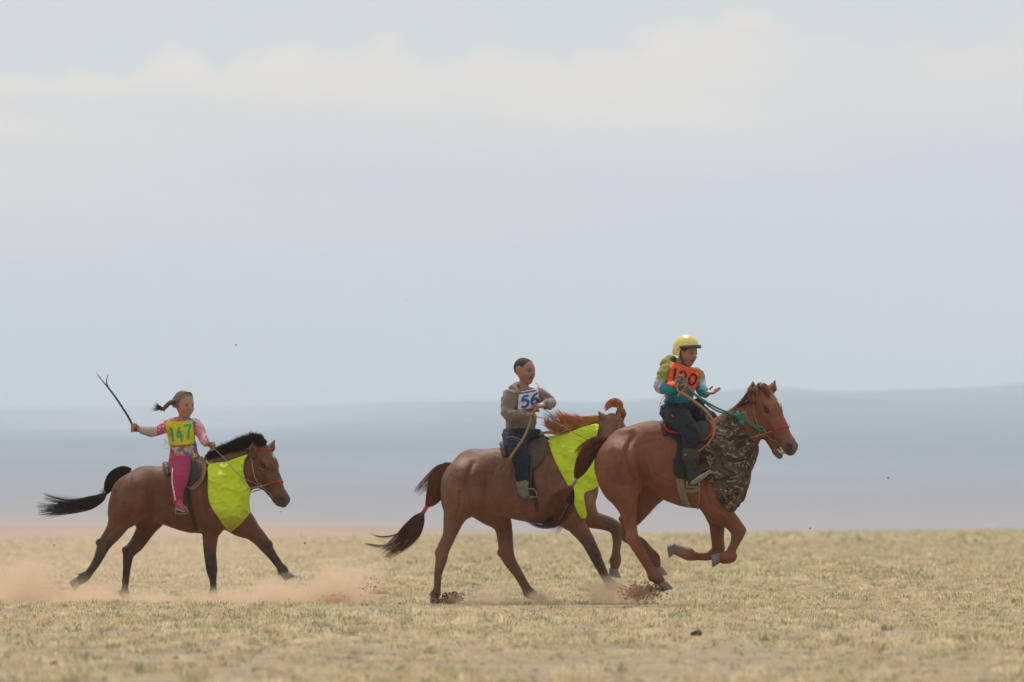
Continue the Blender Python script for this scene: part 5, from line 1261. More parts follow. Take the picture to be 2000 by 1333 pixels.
# hair: cap with strands swept back
s_ = np.linalg.norm(hg[1][:, 0]); Rn_ = hg[1]/s_
cap = [P(H(hg, -0.09, 0, 0.14), H(hg, -0.06, 0, 0.15), .395*s_, .385*s_, 'c', 0.01, np.diag([1, 1/.89, 1/.98])@Rn_.T), P(H(hg, .06, 0, .2), H(hg, .06, 0, .2), .275*s_, .275*s_, 'c', 0.02)]
hairo = garment('hair', cap, m_ghair, G, lg, 0.0, 0.0015, 60, 3, 0.005, cut=cuts(plane_cut(H(hg, 0.22, 0, 0.30), Rn_@np.array([0.80, 0, -0.42])), plane_cut(H(hg, -0.05, 0, -0.20), -Rn_[:, 2])))
st_ = []; g = np.random.default_rng(5)
for i in range(900):
    th = g.uniform(-1.45, 1.45); q0 = np.array([.27-0.16*abs(math.sin(th)), .36*math.sin(th)*0.9, .16+.36*math.cos(th)]) if g.uniform() < 0.75 else np.array([g.uniform(-.2, .1), .37*np.sign(th), g.uniform(-.12, .2)])
    q3 = np.array([-.47+g.normal()*.015, .10+g.normal()*.03-0.28, .02+g.normal()*.05]); mid_ = np.array([-.22, q0[1]*0.95, q0[2]*0.85+0.02]); n_ = mid_/np.linalg.norm(mid_-np.array([-.07, 0, .12])) if False else mid_
    c_ = np.array([-.08, 0, .13]); pts = spline([q0, mid_, q3], 9)
    dlt = pts-c_; r_ = np.linalg.norm(dlt*np.array([1, 1/.89, 1]), axis=1); need = .395+g.uniform(0, .035); pts = c_+dlt*(np.maximum(r_, need)/r_)[:, None]
    if g.uniform() < 0.06: pts[-3:] += np.array([-.12, 0, .05])*g.uniform(0.2, 1)*np.array([.3, .6, 1])[:, None]
    st_.append([H(hg, *q)-lg for q in pts])
V, F = hairs(np.array(st_), 0.0022, 0.0012); meshobj('hair_strands', V, F, m_ghair, hairo)
# plait
pp = dl(f1, [(341, 786, -.03), (333, 787, -.05), (326, 793, -.06), (320, 799, -.06), (314, 800, -.06)])-lg
V, F = rope(spline(pp, 28), np.linspace(0.024, 0.016, 28), 2.6); pl_ = meshobj('plait', V, F, m_gbraid, G)
V, F = torus(f1.L(320, 800, -.06)-lg, 0.014, 0.010, [1, 0, 0.2], 14, 8); meshobj('hair_tie', V, F, m_redrope, pl_)
P_ = lock(dl(f1, [(319, 799, -.06), (312, 797, -.07), (306, 796, -.08), (300, 792, -.09)])-lg, [0.012, 0.022, 0.04, 0.06], 90, jit=0.06, lenvar=0.5, seed=9)
V, F = hairs(P_, 0.002, 0.001); meshobj('plait_end', V, F, m_gbraid, pl_)
# clothes
def patchmat(name, cols, sc=26, jag=0.5):
    m = bpy.data.materials.new(name); m.use_nodes = True; t = m.node_tree; b = t.nodes['Principled BSDF']; tcn = N(t, 'ShaderNodeTexCoord')
    nz_ = N(t, 'ShaderNodeTexNoise', inp={'Scale': sc*1.2, 'Detail': 2.0}); t.links.new(tcn.outputs['Object'], nz_.inputs['Vector'])
    va = N(t, 'ShaderNodeVectorMath', operation='MULTIPLY_ADD'); t.links.new(nz_.outputs['Color'], va.inputs[0]); va.inputs[1].default_value = (jag/sc*2,)*3; t.links.new(tcn.outputs['Object'], va.inputs[2])
    v = N(t, 'ShaderNodeTexVoronoi', inp={'Scale': sc}); t.links.new(va.outputs[0], v.inputs['Vector']); sp = N(t, 'ShaderNodeSeparateColor'); t.links.new(v.outputs['Color'], sp.inputs[0])
    r = ramp(t, [(i/len(cols), c) for i, c in enumerate(cols)], 'CONSTANT'); t.links.new(sp.outputs[0], r.inputs[0]); t.links.new(r.outputs[0], b.inputs['Base Color']); b.inputs['Roughness'].default_value = 0.85
    return m
m_patch = patchmat('patterned_knit', [(0.45, 0.05, 0.11), (0.05, 0.17, 0.30), (0.60, 0.20, 0.05), (0.30, 0.28, 0.29), (0.42, 0.08, 0.17), (0.10, 0.24, 0.26), (0.50, 0.40, 0.30)], 30)
m_dots = patchmat('pink_dotted_knit', [(0.48, 0.06, 0.13), (0.48, 0.06, 0.13), (0.62, 0.36, 0.38), (0.52, 0.08, 0.15)], 55, 0.2)
m_pale = patchmat('pale_pink_knit', [(0.58, 0.24, 0.27), (0.66, 0.42, 0.42), (0.58, 0.22, 0.26), (0.62, 0.33, 0.35)], 60, 0.2)
garment('shirt', tg, m_patch, G, lg, 0.012, 0.004, 38, 2, cut=plane_cut(f1.L(360, 896, 0), [0.05, 0, -1]))
garment('sleeve', limb(f1, [(q[0], q[1], q[2]+0.9, q[3]) for q in armR[:4]], 's'), m_dots, G, lg, 0.002, 0.003, 60, 5)
m_pink = cloth('magenta_trousers', (0.36, 0.035, 0.105), wr=0.006, sc=30)
stp = mat('striped_cuff', (0.5, 0.5, 0.5), rough=0.9); t = stp.node_tree; b = t.nodes['Principled BSDF']; tcn = N(t, 'ShaderNodeTexCoord'); wv = N(t, 'ShaderNodeTexWave', inp={'Scale': 17.0}); t.links.new(tcn.outputs['Object'], wv.inputs['Vector'])
rr_ = ramp(t, [(0.0, (0.55, 0.50, 0.47)), (0.45, (0.33, 0.10, 0.14)), (0.75, (0.25, 0.22, 0.24))], 'CONSTANT'); t.links.new(wv.outputs[0], rr_.inputs[0]); t.links.new(rr_.outputs[0], b.inputs['Base Color'])
garment('cuff', limb(f1, [(303, 844, 7.9, -.10), (290, 843, 7.6, -.12), (279, 841, 7.2, -.13)], 's'), stp, G, lg, 0.003, 0.0015, 60, 6)
garment('sleeve', limb(f1, [(q[0], q[1], q[2]+0.9, q[3]) for q in armL[:4]], 's'), m_pale, G, lg, 0.002, 0.003, 60, 7)
tr = garment('trousers', limb(f1, legN, 'p')+limb(f1, legF, 'p')+[P(f1.L(357, 896, -.05), f1.L(365, 896, .06), 0.090, 0.090, 'p', 0.04)], m_pink, G, lg, 0.006, 0.007, 34, 8, cut=plane_cut(f1.L(360, 890, 0), [0, 0, 1]))
tgb = bvh(tr)
class _S: pass
def onobj(fr, tree, base, pts, off, n=20, yy=-1.4):
    out = []
    for a, b_ in spline(pts, n):
        o = fr.L(a, b_, yy)-base; h, nn, _, _ = tree.ray_cast(Vector(o), Vector((0, 1, 0)), 3)
        if h is None: h, nn, _, _ = tree.find_nearest(Vector(fr.L(a, b_, -.3)-base))
        out.append(np.array(h)+np.array(nn)*off)
    out = np.array(out); out[1:-1] = 0.25*out[:-2]+0.5*out[1:-1]+0.25*out[2:]; return out
m_white = cloth('white_cotton', (0.62, 0.56, 0.54), wr=0.002, sc=40)
V, F = tubeVF(onobj(f1, tgb, lg, [(340, 915), (340, 940), (343, 960), (346, 978)], 0.001), 0.010, 6, 0.25, np.tile([0, -1.0, 0], (20, 1))); meshobj('side_stripe', V, F, m_white, tr)
def shoe(fr, parent, base, heel, toe, r, m, ms, up=None, name='shoe', grow=1.0):
    h_, t_ = fr.L(*heel), fr.L(*toe); d = t_-h_; L_ = np.linalg.norm(d); d /= L_; u = unit(np.array([0, 0, 1.0])-d*d[2]) if up is None else unit(up); sd = np.cross(d, u)
    M = np.diag([1, 1/0.85, 1])@np.stack([d, sd, u]); 
    ps = [P(h_+u*0.018, h_+u*0.018, r*1.05, r*1.05, 's', 0.02, M), P(h_+u*0.012, h_+d*L_*0.55+u*0.006, r, r*0.95, 's', 0.02, M), P(h_+d*L_*0.5, t_-d*r*0.3, r*0.95, r*0.78, 's', 0.02, M), P(h_+u*0.03, h_+u*0.065, r*0.95, r*0.85, 's', 0.02, M)]
    o = garment(name, ps, m, parent, base, 0, 0.0015, 60, 4, 0.005, cut=plane_cut(h_-u*r*0.55, -u))
    sp_ = [P(h_-u*r*0.62, h_+d*L_*0.5-u*r*0.62, r*0.98, r*1.02, 's', 0.01, np.diag([1, 1/0.9, 1/0.28])@np.stack([d, sd, u])), P(h_+d*L_*0.5-u*r*0.62, t_-u*r*0.62, r*1.02, r*0.85, 's', 0.01, np.diag([1, 1/0.9, 1/0.28])@np.stack([d, sd, u]))]
    garment('sole', sp_, ms, o, base, 0, 0, 1, 1, 0.005)
    V, F = rope(spline([h_+d*L_*0.45+u*r*0.95+sd*r*0.3-base, h_+d*L_*0.5+u*r*1.0-base, h_+d*L_*0.55+u*r*0.9-sd*r*0.3-base], 8), 0.005, 2); meshobj('lace', V, F, ms, o)
    return o
m_sole = mat('pale_rubber', (0.32, 0.29, 0.26), nscale=20, namt=0.2, rough=0.7)
m_soled = mat('dark_rubber', (0.05, 0.047, 0.043), nscale=20, namt=0.3, rough=0.8)
m_pinkshoe = mat('dusty_pink_shoe', (0.36, 0.075, 0.11), nscale=25, namt=0.3, rough=0.7)
shoe(f1, G, lg, (351, 988, -.31), (361, 994, -.42), 0.036, m_pinkshoe, m_sole); shoe(f1, G, lg, (371, 988, .31), (381, 992, .38), 0.036, m_pinkshoe, m_sole)
# bib
def trees_of(par, names):
    return [bvh(o) for o in bpy.data.objects if o.parent == par and o.name.split('.')[0] in names]
class ShiftFr:
    def __init__(s, fr, l): s.fr, s.l = fr, l
    def L(s, a, b, d=0.0): q = s.fr.L(a, b, d)-s.l; return q
sf = ShiftFr(f1, lg)
m_ybib = cloth('yellow_bib_cloth', (0.60, 0.52, 0.012), rough=0.55, wr=0.004, sc=25)
m_green = mat('green_paint', (0.04, 0.36, 0.12), nscale=40, namt=0.2, rough=0.6)
V, F, A = bibsheet(sf, trees_of(G, ('shirt', 'sleeve')), [(323, 823), (376, 821), (381, 867), (330, 870)], 0.010, 2.0, seed=3)
bib = meshobj('bib', V, F, m_ybib, G)
number(A, [('1', (.08, .26, .30, .86)), ('4', (.34, .22, .62, .84)), ('7', (.66, .16, .95, .80))], 0.085, 1.15, m_green, bib, 0)
for a in ([(330, 850), (324, 853), (322, 860), (327, 865)], [(331, 866), (324, 867), (319, 872)], [(333, 877), (325, 877), (320, 876)], [(325, 823), (320, 821), (318, 818)]):
    V, F = tubeVF(spline([sf.L(q[0], q[1], -.12+0.01*i) for i, q in enumerate(a)], 12), 0.006, 6, 0.3); meshobj('bib_tie', V, F, m_ybib, bib)
V, F = tubeVF(onobj(f1, bvh([o for o in bpy.data.objects if o.parent == G and o.name.startswith('shirt')][0]), lg, [(337, 894), (350, 896), (370, 895), (384, 892)], 0.003), 0.006, 6); meshobj('hem', V, F, m_ybib, G)
# whip
lw = wR+np.array([-0.045, -0.02, 0.03]); wr_ = root('whip', f1.loc+Vector(lw), 'thin dark plaited whip with two tails held up by the girl', 'whip', 'whips of the riders')
hp_ = [f1.L(268, 842, -.155)-lw, f1.L(261, 832, -.155)-lw, f1.L(252, 815, -.16)-lw, f1.L(240, 796, -.17)-lw, f1.L(226, 775, -.18)-lw, f1.L(213, 758, -.19)-lw]
V, F = rope(spline(hp_, 90), np.linspace(0.013, 0.009, 90), 26); meshobj('shaft', V, F, mat('dark_plait', (0.06, 0.035, 0.035), nscale=60, namt=0.3, rough=0.6), wr_)
for tp in ([(213, 758, -.19), (203, 746, -.20), (191, 731, -.21)], [(213, 758, -.19), (210, 745, -.19), (213, 732, -.19)]):
    V, F = tubeVF(spline([f1.L(*q)-lw for q in tp], 12), np.linspace(0.007, 0.003, 12), 6); meshobj('lash', V, F, m_leather_d, wr_)

# ===== the boy in the middle
hb = hframe(f2, 1025, 725, 0.0, 50, 0, 2, 0.245)
tb = torsoP(f2, 42, 0.70, [(1020, 790, 27, 0), (1018, 812, 28, 0), (1018, 830, 29, 0), (1018, 848, 30, 0)])+[P(f2.L(996, 776, -.09), f2.L(1052, 772, .10), 0.058, 0.055, 't', 0.04)]
aR = [(996, 777, 11, -.10), (992, 795, 9.8, -.14), (991, 808, 9, -.18), (1004, 812, 8, -.22), (1020, 811, 7.5, -.24), (1027, 811, 6, -.24)]
aL = [(1053, 773, 11, .10), (1066, 781, 9.4, .09), (1076, 787, 8.5, .06), (1072, 790, 7.8, -.02), (1066, 791, 7.0, -.07), (1063, 792, 6, -.09)]
lN = [(1005, 858, 21, -.08), (1009, 876, 18.5, -.24), (1016, 895, 14.8, -.33), (1018, 918, 12, -.335), (1020, 944, 9.5, -.32)]
lF = [(1030, 856, 22, .08), (1045, 862, 19, .22), (1050, 885, 15, .32), (1044, 915, 12, .33), (1040, 942, 9.5, .32)]
wR = f2.L(1027, 811, -.24); wL = f2.L(1063, 792, -.09)
pb = facep(hb, 0.004)+[P(f2.L(1022, 768, .0), f2.L(1023, 748, .0), 0.047, 0.044, 'skin', 0.02)]+[dict(p, c='skin') for p in tb]
for a in (aR, aL): pb += limb(f2, [(q[0], q[1], q[2]*0.72, q[3]) for q in a], 'skin')
for a in (lN, lF): pb += limb(f2, [(q[0], q[1], q[2]*0.78, q[3]) for q in a], 'skin')
pb += handp(wR, [1, 0.05, 0.0], [0.1, 0.4, -1], 1, [1.1, 1.05, 1.0, 0.9], 1.05, thumb=0.4)
pb += handp(wL, [-0.9, -0.55, -0.1], [-0.2, 0.4, -1], -1, [1.1, 1.1, 1.0, 1.0], 1.1, thumb=0.4)
Bo, lb, Bb = build_body(f2, pb, skinB, m_skinB, 'boy with shaved head in grey brown jacket and white bib, middle rider', (1018, 860, 0))
m_crop = mat('cropped_black_hair', (0.040, 0.029, 0.024), nscale=120, namt=0.3, rough=0.8, bump=0.002, bscale=250)
eyesbrows(hb, Bo, lb, m_crop, 0.5)
def skullcap(hf, m, par, base, grow, frontcut, lowcut, nm='hair'):
    s_ = np.linalg.norm(hf[1][:, 0]); Rn_ = hf[1]/s_
    cap = [P(H(hf, -0.08, 0, 0.13), H(hf, -0.06, 0, 0.13), (.365+grow)*s_, (.365+grow)*s_, 'c', 0.01, np.diag([1, 1/.86, 1/.98])@Rn_.T), P(H(hf, .10, 0, .12), H(hf, .10, 0, .12), (.275+grow)*s_, (.275+grow)*s_, 'c', 0.02, np.diag([1, 1/.98, 1])@Rn_.T)]
    return garment(nm, cap, m, par, base, 0, 0, 1, 1, 0.005, cut=cuts(plane_cut(H(hf, *frontcut[0]), Rn_@np.array(frontcut[1])), plane_cut(H(hf, *lowcut), Rn_@np.array([0.25, 0, -1.0]))))
skullcap(hb, m_crop, Bo, lb, 0.003, ((0.25, 0, 0.28), (0.88, 0, -0.48)), (-0.10, 0, -0.14))
def knitmat(name, c1, c2, sc):
    m = mat(name, c1, rough=0.95, sheen=0.3, bump=0.004, bscale=60); t = m.node_tree; b = t.nodes['Principled BSDF']; tcn = N(t, 'ShaderNodeTexCoord')
    wv = N(t, 'ShaderNodeTexWave', bands_direction='Z', inp={'Scale': sc, 'Distortion': 2.0, 'Detail': 2.0}); t.links.new(tcn.outputs['Object'], wv.inputs['Vector']); t.links.new(mixc(t, wv.outputs[0], c1, c2), b.inputs['Base Color']); return m
m_knit = knitmat('grey_brown_knit', (0.150, 0.108, 0.088), (0.235, 0.180, 0.150), 22)
jk = garment('jacket', tb+limb(f2, aR[:-1], 's')+limb(f2, aL[:-1], 's'), m_knit, Bo, lb, 0.010, 0.009, 30, 12, 0.0055, cut=plane_cut(f2.L(1017, 848, 0), [0, 0, -1]))
garment('hood', [P(f2.L(1003, 762, -.04), f2.L(1010, 756, .06), 0.034, 0.032, 'h', 0.03), P(f2.L(1010, 756, .06), f2.L(1030, 760, .09), 0.032, 0.026, 'h', 0.03), P(f2.L(1003, 762, -.04), f2.L(1012, 768, -.10), 0.034, 0.024, 'h', 0.03)], m_knit, Bo, lb, 0.004, 0.006, 40, 5)
m_navy = cloth('navy_trousers', (0.014, 0.020, 0.036), wr=0.006, sc=26)
tr = garment('trousers', limb(f2, lN, 'p')+limb(f2, lF, 'p')+[P(f2.L(1010, 850, -.06), f2.L(1028, 850, .07), 0.12, 0.12, 'p', 0.04)], m_navy, Bo, lb, 0.006, 0.008, 30, 14, cut=plane_cut(f2.L(1018, 838, 0), [0, 0, 1]))
tt_ = bvh(tr)
for k, mm in ((0, m_white), (5, m_pinkrope)):
    V, F = tubeVF(onobj(f2, tt_, lb, [(990, 857+k), (1000, 854+k), (1012, 858+k), (1022, 862+k)], 0.002), 0.003, 6, 0.4); meshobj('pocket_trim', V, F, mm, tr)
m_gshoe = mat('dusty_green_shoe', (0.125, 0.115, 0.075), nscale=25, namt=0.35, rough=0.8)
shoe(f2, Bo, lb, (1019, 962, -.32), (1028, 971, -.44), 0.044, m_gshoe, m_soled); shoe(f2, Bo, lb, (1040, 958, .32), (1050, 962, .38), 0.042, m_gshoe, m_soled)
m_sock = mat('grey_sock', (0.20, 0.19, 0.14), nscale=30, namt=0.3, rough=0.95)
garment('sock', limb(f2, [(1020, 940, 9.5, -.32), (1021, 950, 9, -.325), (1022, 958, 9, -.33)], 's'), m_sock, Bo, lb, 0.002, 0.001, 60, 6)
sf = ShiftFr(f2, lb)
m_wbib = cloth('white_bib_cloth', (0.62, 0.62, 0.64), rough=0.7, wr=0.003, sc=25); m_blue = mat('blue_print', (0.018, 0.085, 0.33), nscale=40, namt=0.15, rough=0.6)
V, F, A = bibsheet(sf, trees_of(Bo, ('jacket',)), [(1013, 766), (1053, 757), (1051, 796), (1010, 801)], 0.009, 1.0, seed=5, maxd=0.22)
bib = meshobj('bib', V, F, m_wbib, Bo)
number(A, [('5', (.16, .28, .56, .90)), ('6', (.62, .22, 1.02, .86))], 0.13, 1.0, m_blue, bib, 0)
V, F = join([stroke(A, [(u, .05), (u, .15)], 0.035, 1.0, 4) for u in np.linspace(.10, .80, 13)]+[stroke(A, [(u, .07), (u+.05, .13)], 0.02, 1.0, 4) for u in np.linspace(.10, .80, 13)]); meshobj('print_line', V, F, m_blue, bib)
m_orange = cloth('orange_bib_cloth', (0.80, 0.115, 0.025), rough=0.6, wr=0.004, sc=25)
for a in ([(0.0, 0.0), (0.0, 1.0)], [(1.0, 0.0), (1.0, 0.35)]):
    V, F = stroke(A, a, 0.05, 1.0, 10, 0.004); meshobj('bib_edge', V, F, m_orange, bib)
for a in ([(1013, 767, -.20), (1009, 760, -.17), (1008, 755, -.10)], [(1052, 758, -.12), (1050, 752, -.06), (1046, 749, .0)]):
    V, F = tubeVF(spline([sf.L(*q) for q in a], 8), 0.008, 6, 0.3); meshobj('bib_strap', V, F, m_orange, bib)
lw = f2.L(1037, 812, -.28); wr_ = root('whip', f2.loc+Vector(lw), 'brown frayed rope whip hanging from the hand of the boy in the grey brown jacket', 'whip', 'whips of the riders')
hp_ = [f2.L(*q)-lw for q in ((1046, 800, -.26), (1038, 810, -.29), (1034, 830, -.33), (1025, 852, -.38), (1012, 873, -.41), (1000, 890, -.42), (994, 900, -.42))]
V, F = rope(spline(hp_, 70), np.interp(np.linspace(0, 1, 70), [0, 0.3, 1], [0.008, 0.010, 0.013]), 10); meshobj('shaft', V, F, m_tanrope, wr_)
P_ = lock(dl(f2, [(997, 895, -.42), (988, 905, -.42), (977, 917, -.42), (968, 932, -.42)])-lw, [0.016, 0.022, 0.03, 0.035], 60, jit=0.06, lenvar=0.6, seed=51)
V, F = hairs(P_, 0.002, 0.001); meshobj('frayed_end', V, F, m_tanrope, wr_)

# ===== the leading boy
hc = hframe(f3, 1341, 689, -0.01, 48, 9, 0, 0.245)
tcz = torsoP(f3, 40, 0.72, [(1327, 744, 28, 0), (1326, 762, 27, 0), (1326, 780, 27, 0), (1327, 800, 28, 0)])+[P(f3.L(1301, 726, -.10), f3.L(1358, 732, .09), 0.056, 0.054, 't', 0.04)]
aR = [(1301, 726, 11, -.11), (1293, 744, 9.6, -.15), (1288, 758, 9, -.18), (1300, 761, 8.2, -.21), (1315, 758, 8.5, -.23), (1322, 756, 6.5, -.235)]
aL = [(1360, 733, 11.5, .09), (1367, 749, 9.5, .05), (1371, 761, 8.8, -.01), (1376, 767, 8.0, -.06), (1378, 768, 6, -.08)]
lN = [(1315, 808, 23, -.08), (1330, 824, 20, -.24), (1346, 846, 15.5, -.34), (1346, 872, 12, -.345), (1347, 897, 10.5, -.34)]
lF = [(1340, 806, 24, .08), (1368, 812, 20, .24), (1388, 826, 16, .33), (1378, 860, 13, .34), (1370, 895, 10.5, .33)]
wR = f3.L(1321, 756, -.235); wL = f3.L(1377, 768, -.08)
pc = facep(hc, 0.003)+[P(f3.L(1325, 722, .0), f3.L(1330, 708, .0), 0.047, 0.045, 'skin', 0.02)]+[dict(p, c='skin') for p in tcz]
for a in (aR, aL): pc += limb(f3, [(q[0], q[1], q[2]*0.72, q[3]) for q in a], 'skin')
for a in (lN, lF): pc += limb(f3, [(q[0], q[1], q[2]*0.78, q[3]) for q in a], 'skin')
pc += handp(wR, [1, -0.1, 0.12], [0.1, -0.5, -1], 1, [1.1, 1.05, 1.0, 0.95], 1.05, thumb=0.45)
pc += handp(wL, [0.95, -0.3, 0.10], [-0.1, -0.5, 1], -1, [0.25, 0.18, 0.12, 0.10], 1.0, thumb=1.0, spread=0.5)
Bc, lc, Cb = build_body(f3, pc, skinB, m_skinB, 'boy in a yellow helmet and orange number vest riding the leading horse', (1330, 820, 0))
eyesbrows(hc, Bc, lc, m_crop, 0.6)
skullcap(hc, m_crop, Bc, lc, 0.02, ((0.24, 0, 0.22), (0.9, 0, -0.30)), (-0.10, 0, -0.16))
s_ = np.linalg.norm(hc[1][:, 0]); Rn_ = hc[1]/s_
m_helm = mat('yellow_helmet_paint', (0.70, 0.58, 0.16), nscale=30, namt=0.08, rough=0.3, spec=0.5)
hp_ = [P(H(hc, -0.06, 0, 0.17), H(hc, -0.02, 0, 0.17), .475*s_, .475*s_, 'c', 0.01, np.diag([1, 1/.90, 1/.98])@Rn_.T), P(H(hc, -.12, 0, -.02), H(hc, -.12, 0, -.02), .43*s_, .43*s_, 'c', 0.03, np.diag([1, 1/.90, 1])@Rn_.T),
       P(H(hc, -0.02, 0, 0.05), H(hc, -0.02, 0, 0.05), .40*s_, .40*s_, 'c', 0.004, np.diag([1, 1/.88, 1])@Rn_.T, 's')]
hel = garment('helmet', hp_, m_helm, Bc, lc, 0, 0, 1, 1, 0.005, cut=cuts(lambda X: np.minimum(plane_cut(H(hc, 0.0, 0, 0.23), Rn_@np.array([0.30, 0, -1.0]))(X), 1e9) if False else np.maximum(plane_cut(H(hc, -0.1, 0, -0.13), Rn_@np.array([0.0, 0, -1.0]))(X), np.minimum(plane_cut(H(hc, 0.0, 0, 0.24), Rn_@np.array([0.0, 0, -1.0]))(X), plane_cut(H(hc, 0.02, 0, 0.0), Rn_@np.array([1.0, 0, 0]))(X)))))
m_dark = mat('smoky_visor', (0.035, 0.035, 0.037), nscale=20, namt=0.3, rough=0.2, spec=0.6)
th = np.linspace(-1.45, 1.45, 26); pts = np.array([H(hc, -0.06+.545*math.cos(a)*(1.0+0.12*math.cos(a)), .455*math.sin(a), .17+0.12*math.cos(a))-lc for a in th])
V, F = tubeVF(pts, 0.015*(0.35+0.75*np.cos(th*0.85)), 8, 0.16, np.array([Rn_@np.array([math.cos(a), math.sin(a), 0.15]) for a in th])); meshobj('visor', V, F, m_dark, hel)
for q in (-1, 1):
    V, F = tubeVF(spline([H(hc, .02, q*.38, .08)-lc, H(hc, .03, q*.36, -.15)-lc, H(hc, .12, q*.22, -.38)-lc, H(hc, .17, 0, -.47)-lc], 14), 0.010, 6, 0.4); meshobj('chin_strap', V, F, m_webdark, hel)
V, F = uv(H(hc, -.05, -.425, .10)-lc, 0.010, 10, 6); meshobj('rivet', V, F, m_metal, hel)
m_knit3 = mat('hoodie_cotton', attr=True, rough=0.9, nscale=30, namt=0.08, bump=0.004, bscale=50, sheen=0.3)
pal3c = {'olive': (0.235, 0.225, 0.045), 'grey': (0.36, 0.33, 0.33), 'teal': (0.010, 0.205, 0.250), 't': (0.010, 0.190, 0.235), 'dk': (0.02, 0.02, 0.025)}
slR = chain(f3, aR[:-1], ['olive', 'grey', 'teal', 'teal'], 0.008, sub=2, k0=0.03); slL = chain(f3, aL[:-1], ['olive', 'grey', 'teal'], 0.008, sub=2, k0=0.03)
slR[0]['c'] = 'olive'
sh3 = [dict(p) for p in tcz]; sh3[-1]['c'] = 'olive'
garment('hoodie', sh3+slR+slL, m_knit3, Bc, lc, 0.010, 0.008, 30, 22, 0.0055, cut=plane_cut(f3.L(1327, 797, 0), [0.1, 0, -1]), pal=bands(f3, [aR, aL], [(-1, .24, pal3c['olive']), (.24, .50, pal3c['grey']), (.50, 2, pal3c['teal'])], lambda V: np.where((V[:, 2] > f3.L(0, 730)[2])[:, None], np.array([pal3c['olive']]), np.array([pal3c['t']]))))
garment('hood', [P(f3.L(1299, 711, -.05), f3.L(1308, 703, .05), 0.036, 0.036, 'h', 0.03), P(f3.L(1308, 703, .05), f3.L(1338, 712, .10), 0.036, 0.028, 'h', 0.03), P(f3.L(1299, 711, -.05), f3.L(1312, 716, -.11), 0.034, 0.022, 'h', 0.03)], mat('olive_cotton', (0.235, 0.225, 0.045), nscale=30, namt=0.1, rough=0.9, bump=0.004, bscale=40), Bc, lc, 0.003, 0.007, 40, 5)
m_blk = cloth('black_trousers', (0.018, 0.019, 0.028), wr=0.006, sc=26)
tr = garment('trousers', limb(f3, lN, 'p')+limb(f3, lF, 'p')+[P(f3.L(1322, 802, -.06), f3.L(1340, 802, .07), 0.12, 0.12, 'p', 0.04)], m_blk, Bc, lc, 0.007, 0.010, 28, 24, cut=plane_cut(f3.L(1330, 788, 0), [0, 0, 1]))
garment('tied_jacket', [P(f3.L(1306, 800, -.10), f3.L(1322, 800, -.17), 0.048, 0.046, 'j', 0.03), P(f3.L(1322, 800, -.17), f3.L(1350, 796, -.12), 0.046, 0.040, 'j', 0.03), P(f3.L(1350, 796, -.12), f3.L(1364, 790, .02), 0.040, 0.045, 'j', 0.03), P(f3.L(1306, 800, -.10), f3.L(1300, 802, .08), 0.050, 0.050, 'j', 0.03)],
        cloth('black_jacket_cloth', (0.016, 0.016, 0.020), wr=0.006, sc=30), Bc, lc, 0.004, 0.011, 36, 25)
V, F = tubeVF(onobj(f3, bvh(tr), lc, [(1311, 812), (1315, 816)], 0.008, 6), 0.007, 6, 0.5); meshobj('pocket_tab', V, F, m_orange, tr)
m_boot = mat('black_boot', (0.022, 0.020, 0.019), nscale=25, namt=0.35, rough=0.6)
garment('gaiter', limb(f3, [(1347, 886, 12, -.345), (1347, 898, 12, -.345), (1349, 915, 11, -.35), (1352, 926, 10.5, -.355)], 's'), m_boot, Bc, lc, 0.004, 0.004, 45, 6)
garment('shin_strap', limb(f3, [(1346, 886, 13, -.345), (1347, 893, 13, -.345)], 's'), m_webdark, Bc, lc, 0.006, 0.002, 45, 6)
V, F = tubeVF(np.array([f3.L(1335, 890, -.41), f3.L(1339, 889, -.42)])-lc, 0.016, 8, 0.5); meshobj('strap_patch', V, F, m_web, Bc)
shoe(f3, Bc, lc, (1352, 936, -.36), (1376, 920, -.46), 0.048, m_boot, m_sole, up=[-0.45, 0.35, 0.85], name='boot'); shoe(f3, Bc, lc, (1370, 925, .33), (1385, 925, .38), 0.044, m_boot, m_soled, name='boot')
sf = ShiftFr(f3, lc)
V, F, A = bibsheet(sf, trees_of(Bc, ('hoodie',)), [(1310, 707), (1369, 725), (1356, 767), (1301, 753)], 0.010, 0.0, nu=24, nv=20, seed=8, wr=0.012, maxd=0.22)
bib = meshobj('vest', V, F, m_orange, Bc); m_purple = mat('dark_purple_print', (0.05, 0.012, 0.045), nscale=40, namt=0.15, rough=0.6)
number(A, [('1', (.08, .20, .30, .78)), ('2', (.34, .24, .62, .80)), ('0', (.68, .20, .95, .74))], 0.065, 1.3, m_purple, bib, 0)
for a in ([(1306, 750, -.22), (1300, 768, -.18), (1297, 776, -.16)], [(1299, 770, -.16), (1292, 782, -.14), (1286, 797, -.13)], [(1302, 772, -.16), (1296, 784, -.15), (1289, 790, -.15)]):
    V, F = tubeVF(spline([sf.L(*q) for q in a], 10), 0.008, 6, 0.3); meshobj('vest_tie', V, F, m_orange, bib)
lw = f3.L(1328, 757, -.28); wr_ = root('whip', f3.loc+Vector(lw), 'tan rope whip looped round the hand of the boy in the yellow helmet', 'whip', 'whips of the riders')
hp_ = [f3.L(*q)-lw for q in ((1328, 768, -.31), (1340, 775, -.33), (1358, 788, -.37), (1376, 804, -.41), (1388, 820, -.43), (1393, 840, -.43), (1388, 858, -.42), (1376, 872, -.40), (1362, 883, -.40))]
V, F = rope(spline(hp_, 110), np.interp(np.linspace(0, 1, 110), [0, 0.6, 0.85, 1], [0.014, 0.012, 0.007, 0.004]), 26); meshobj('shaft', V, F, m_tanrope, wr_)
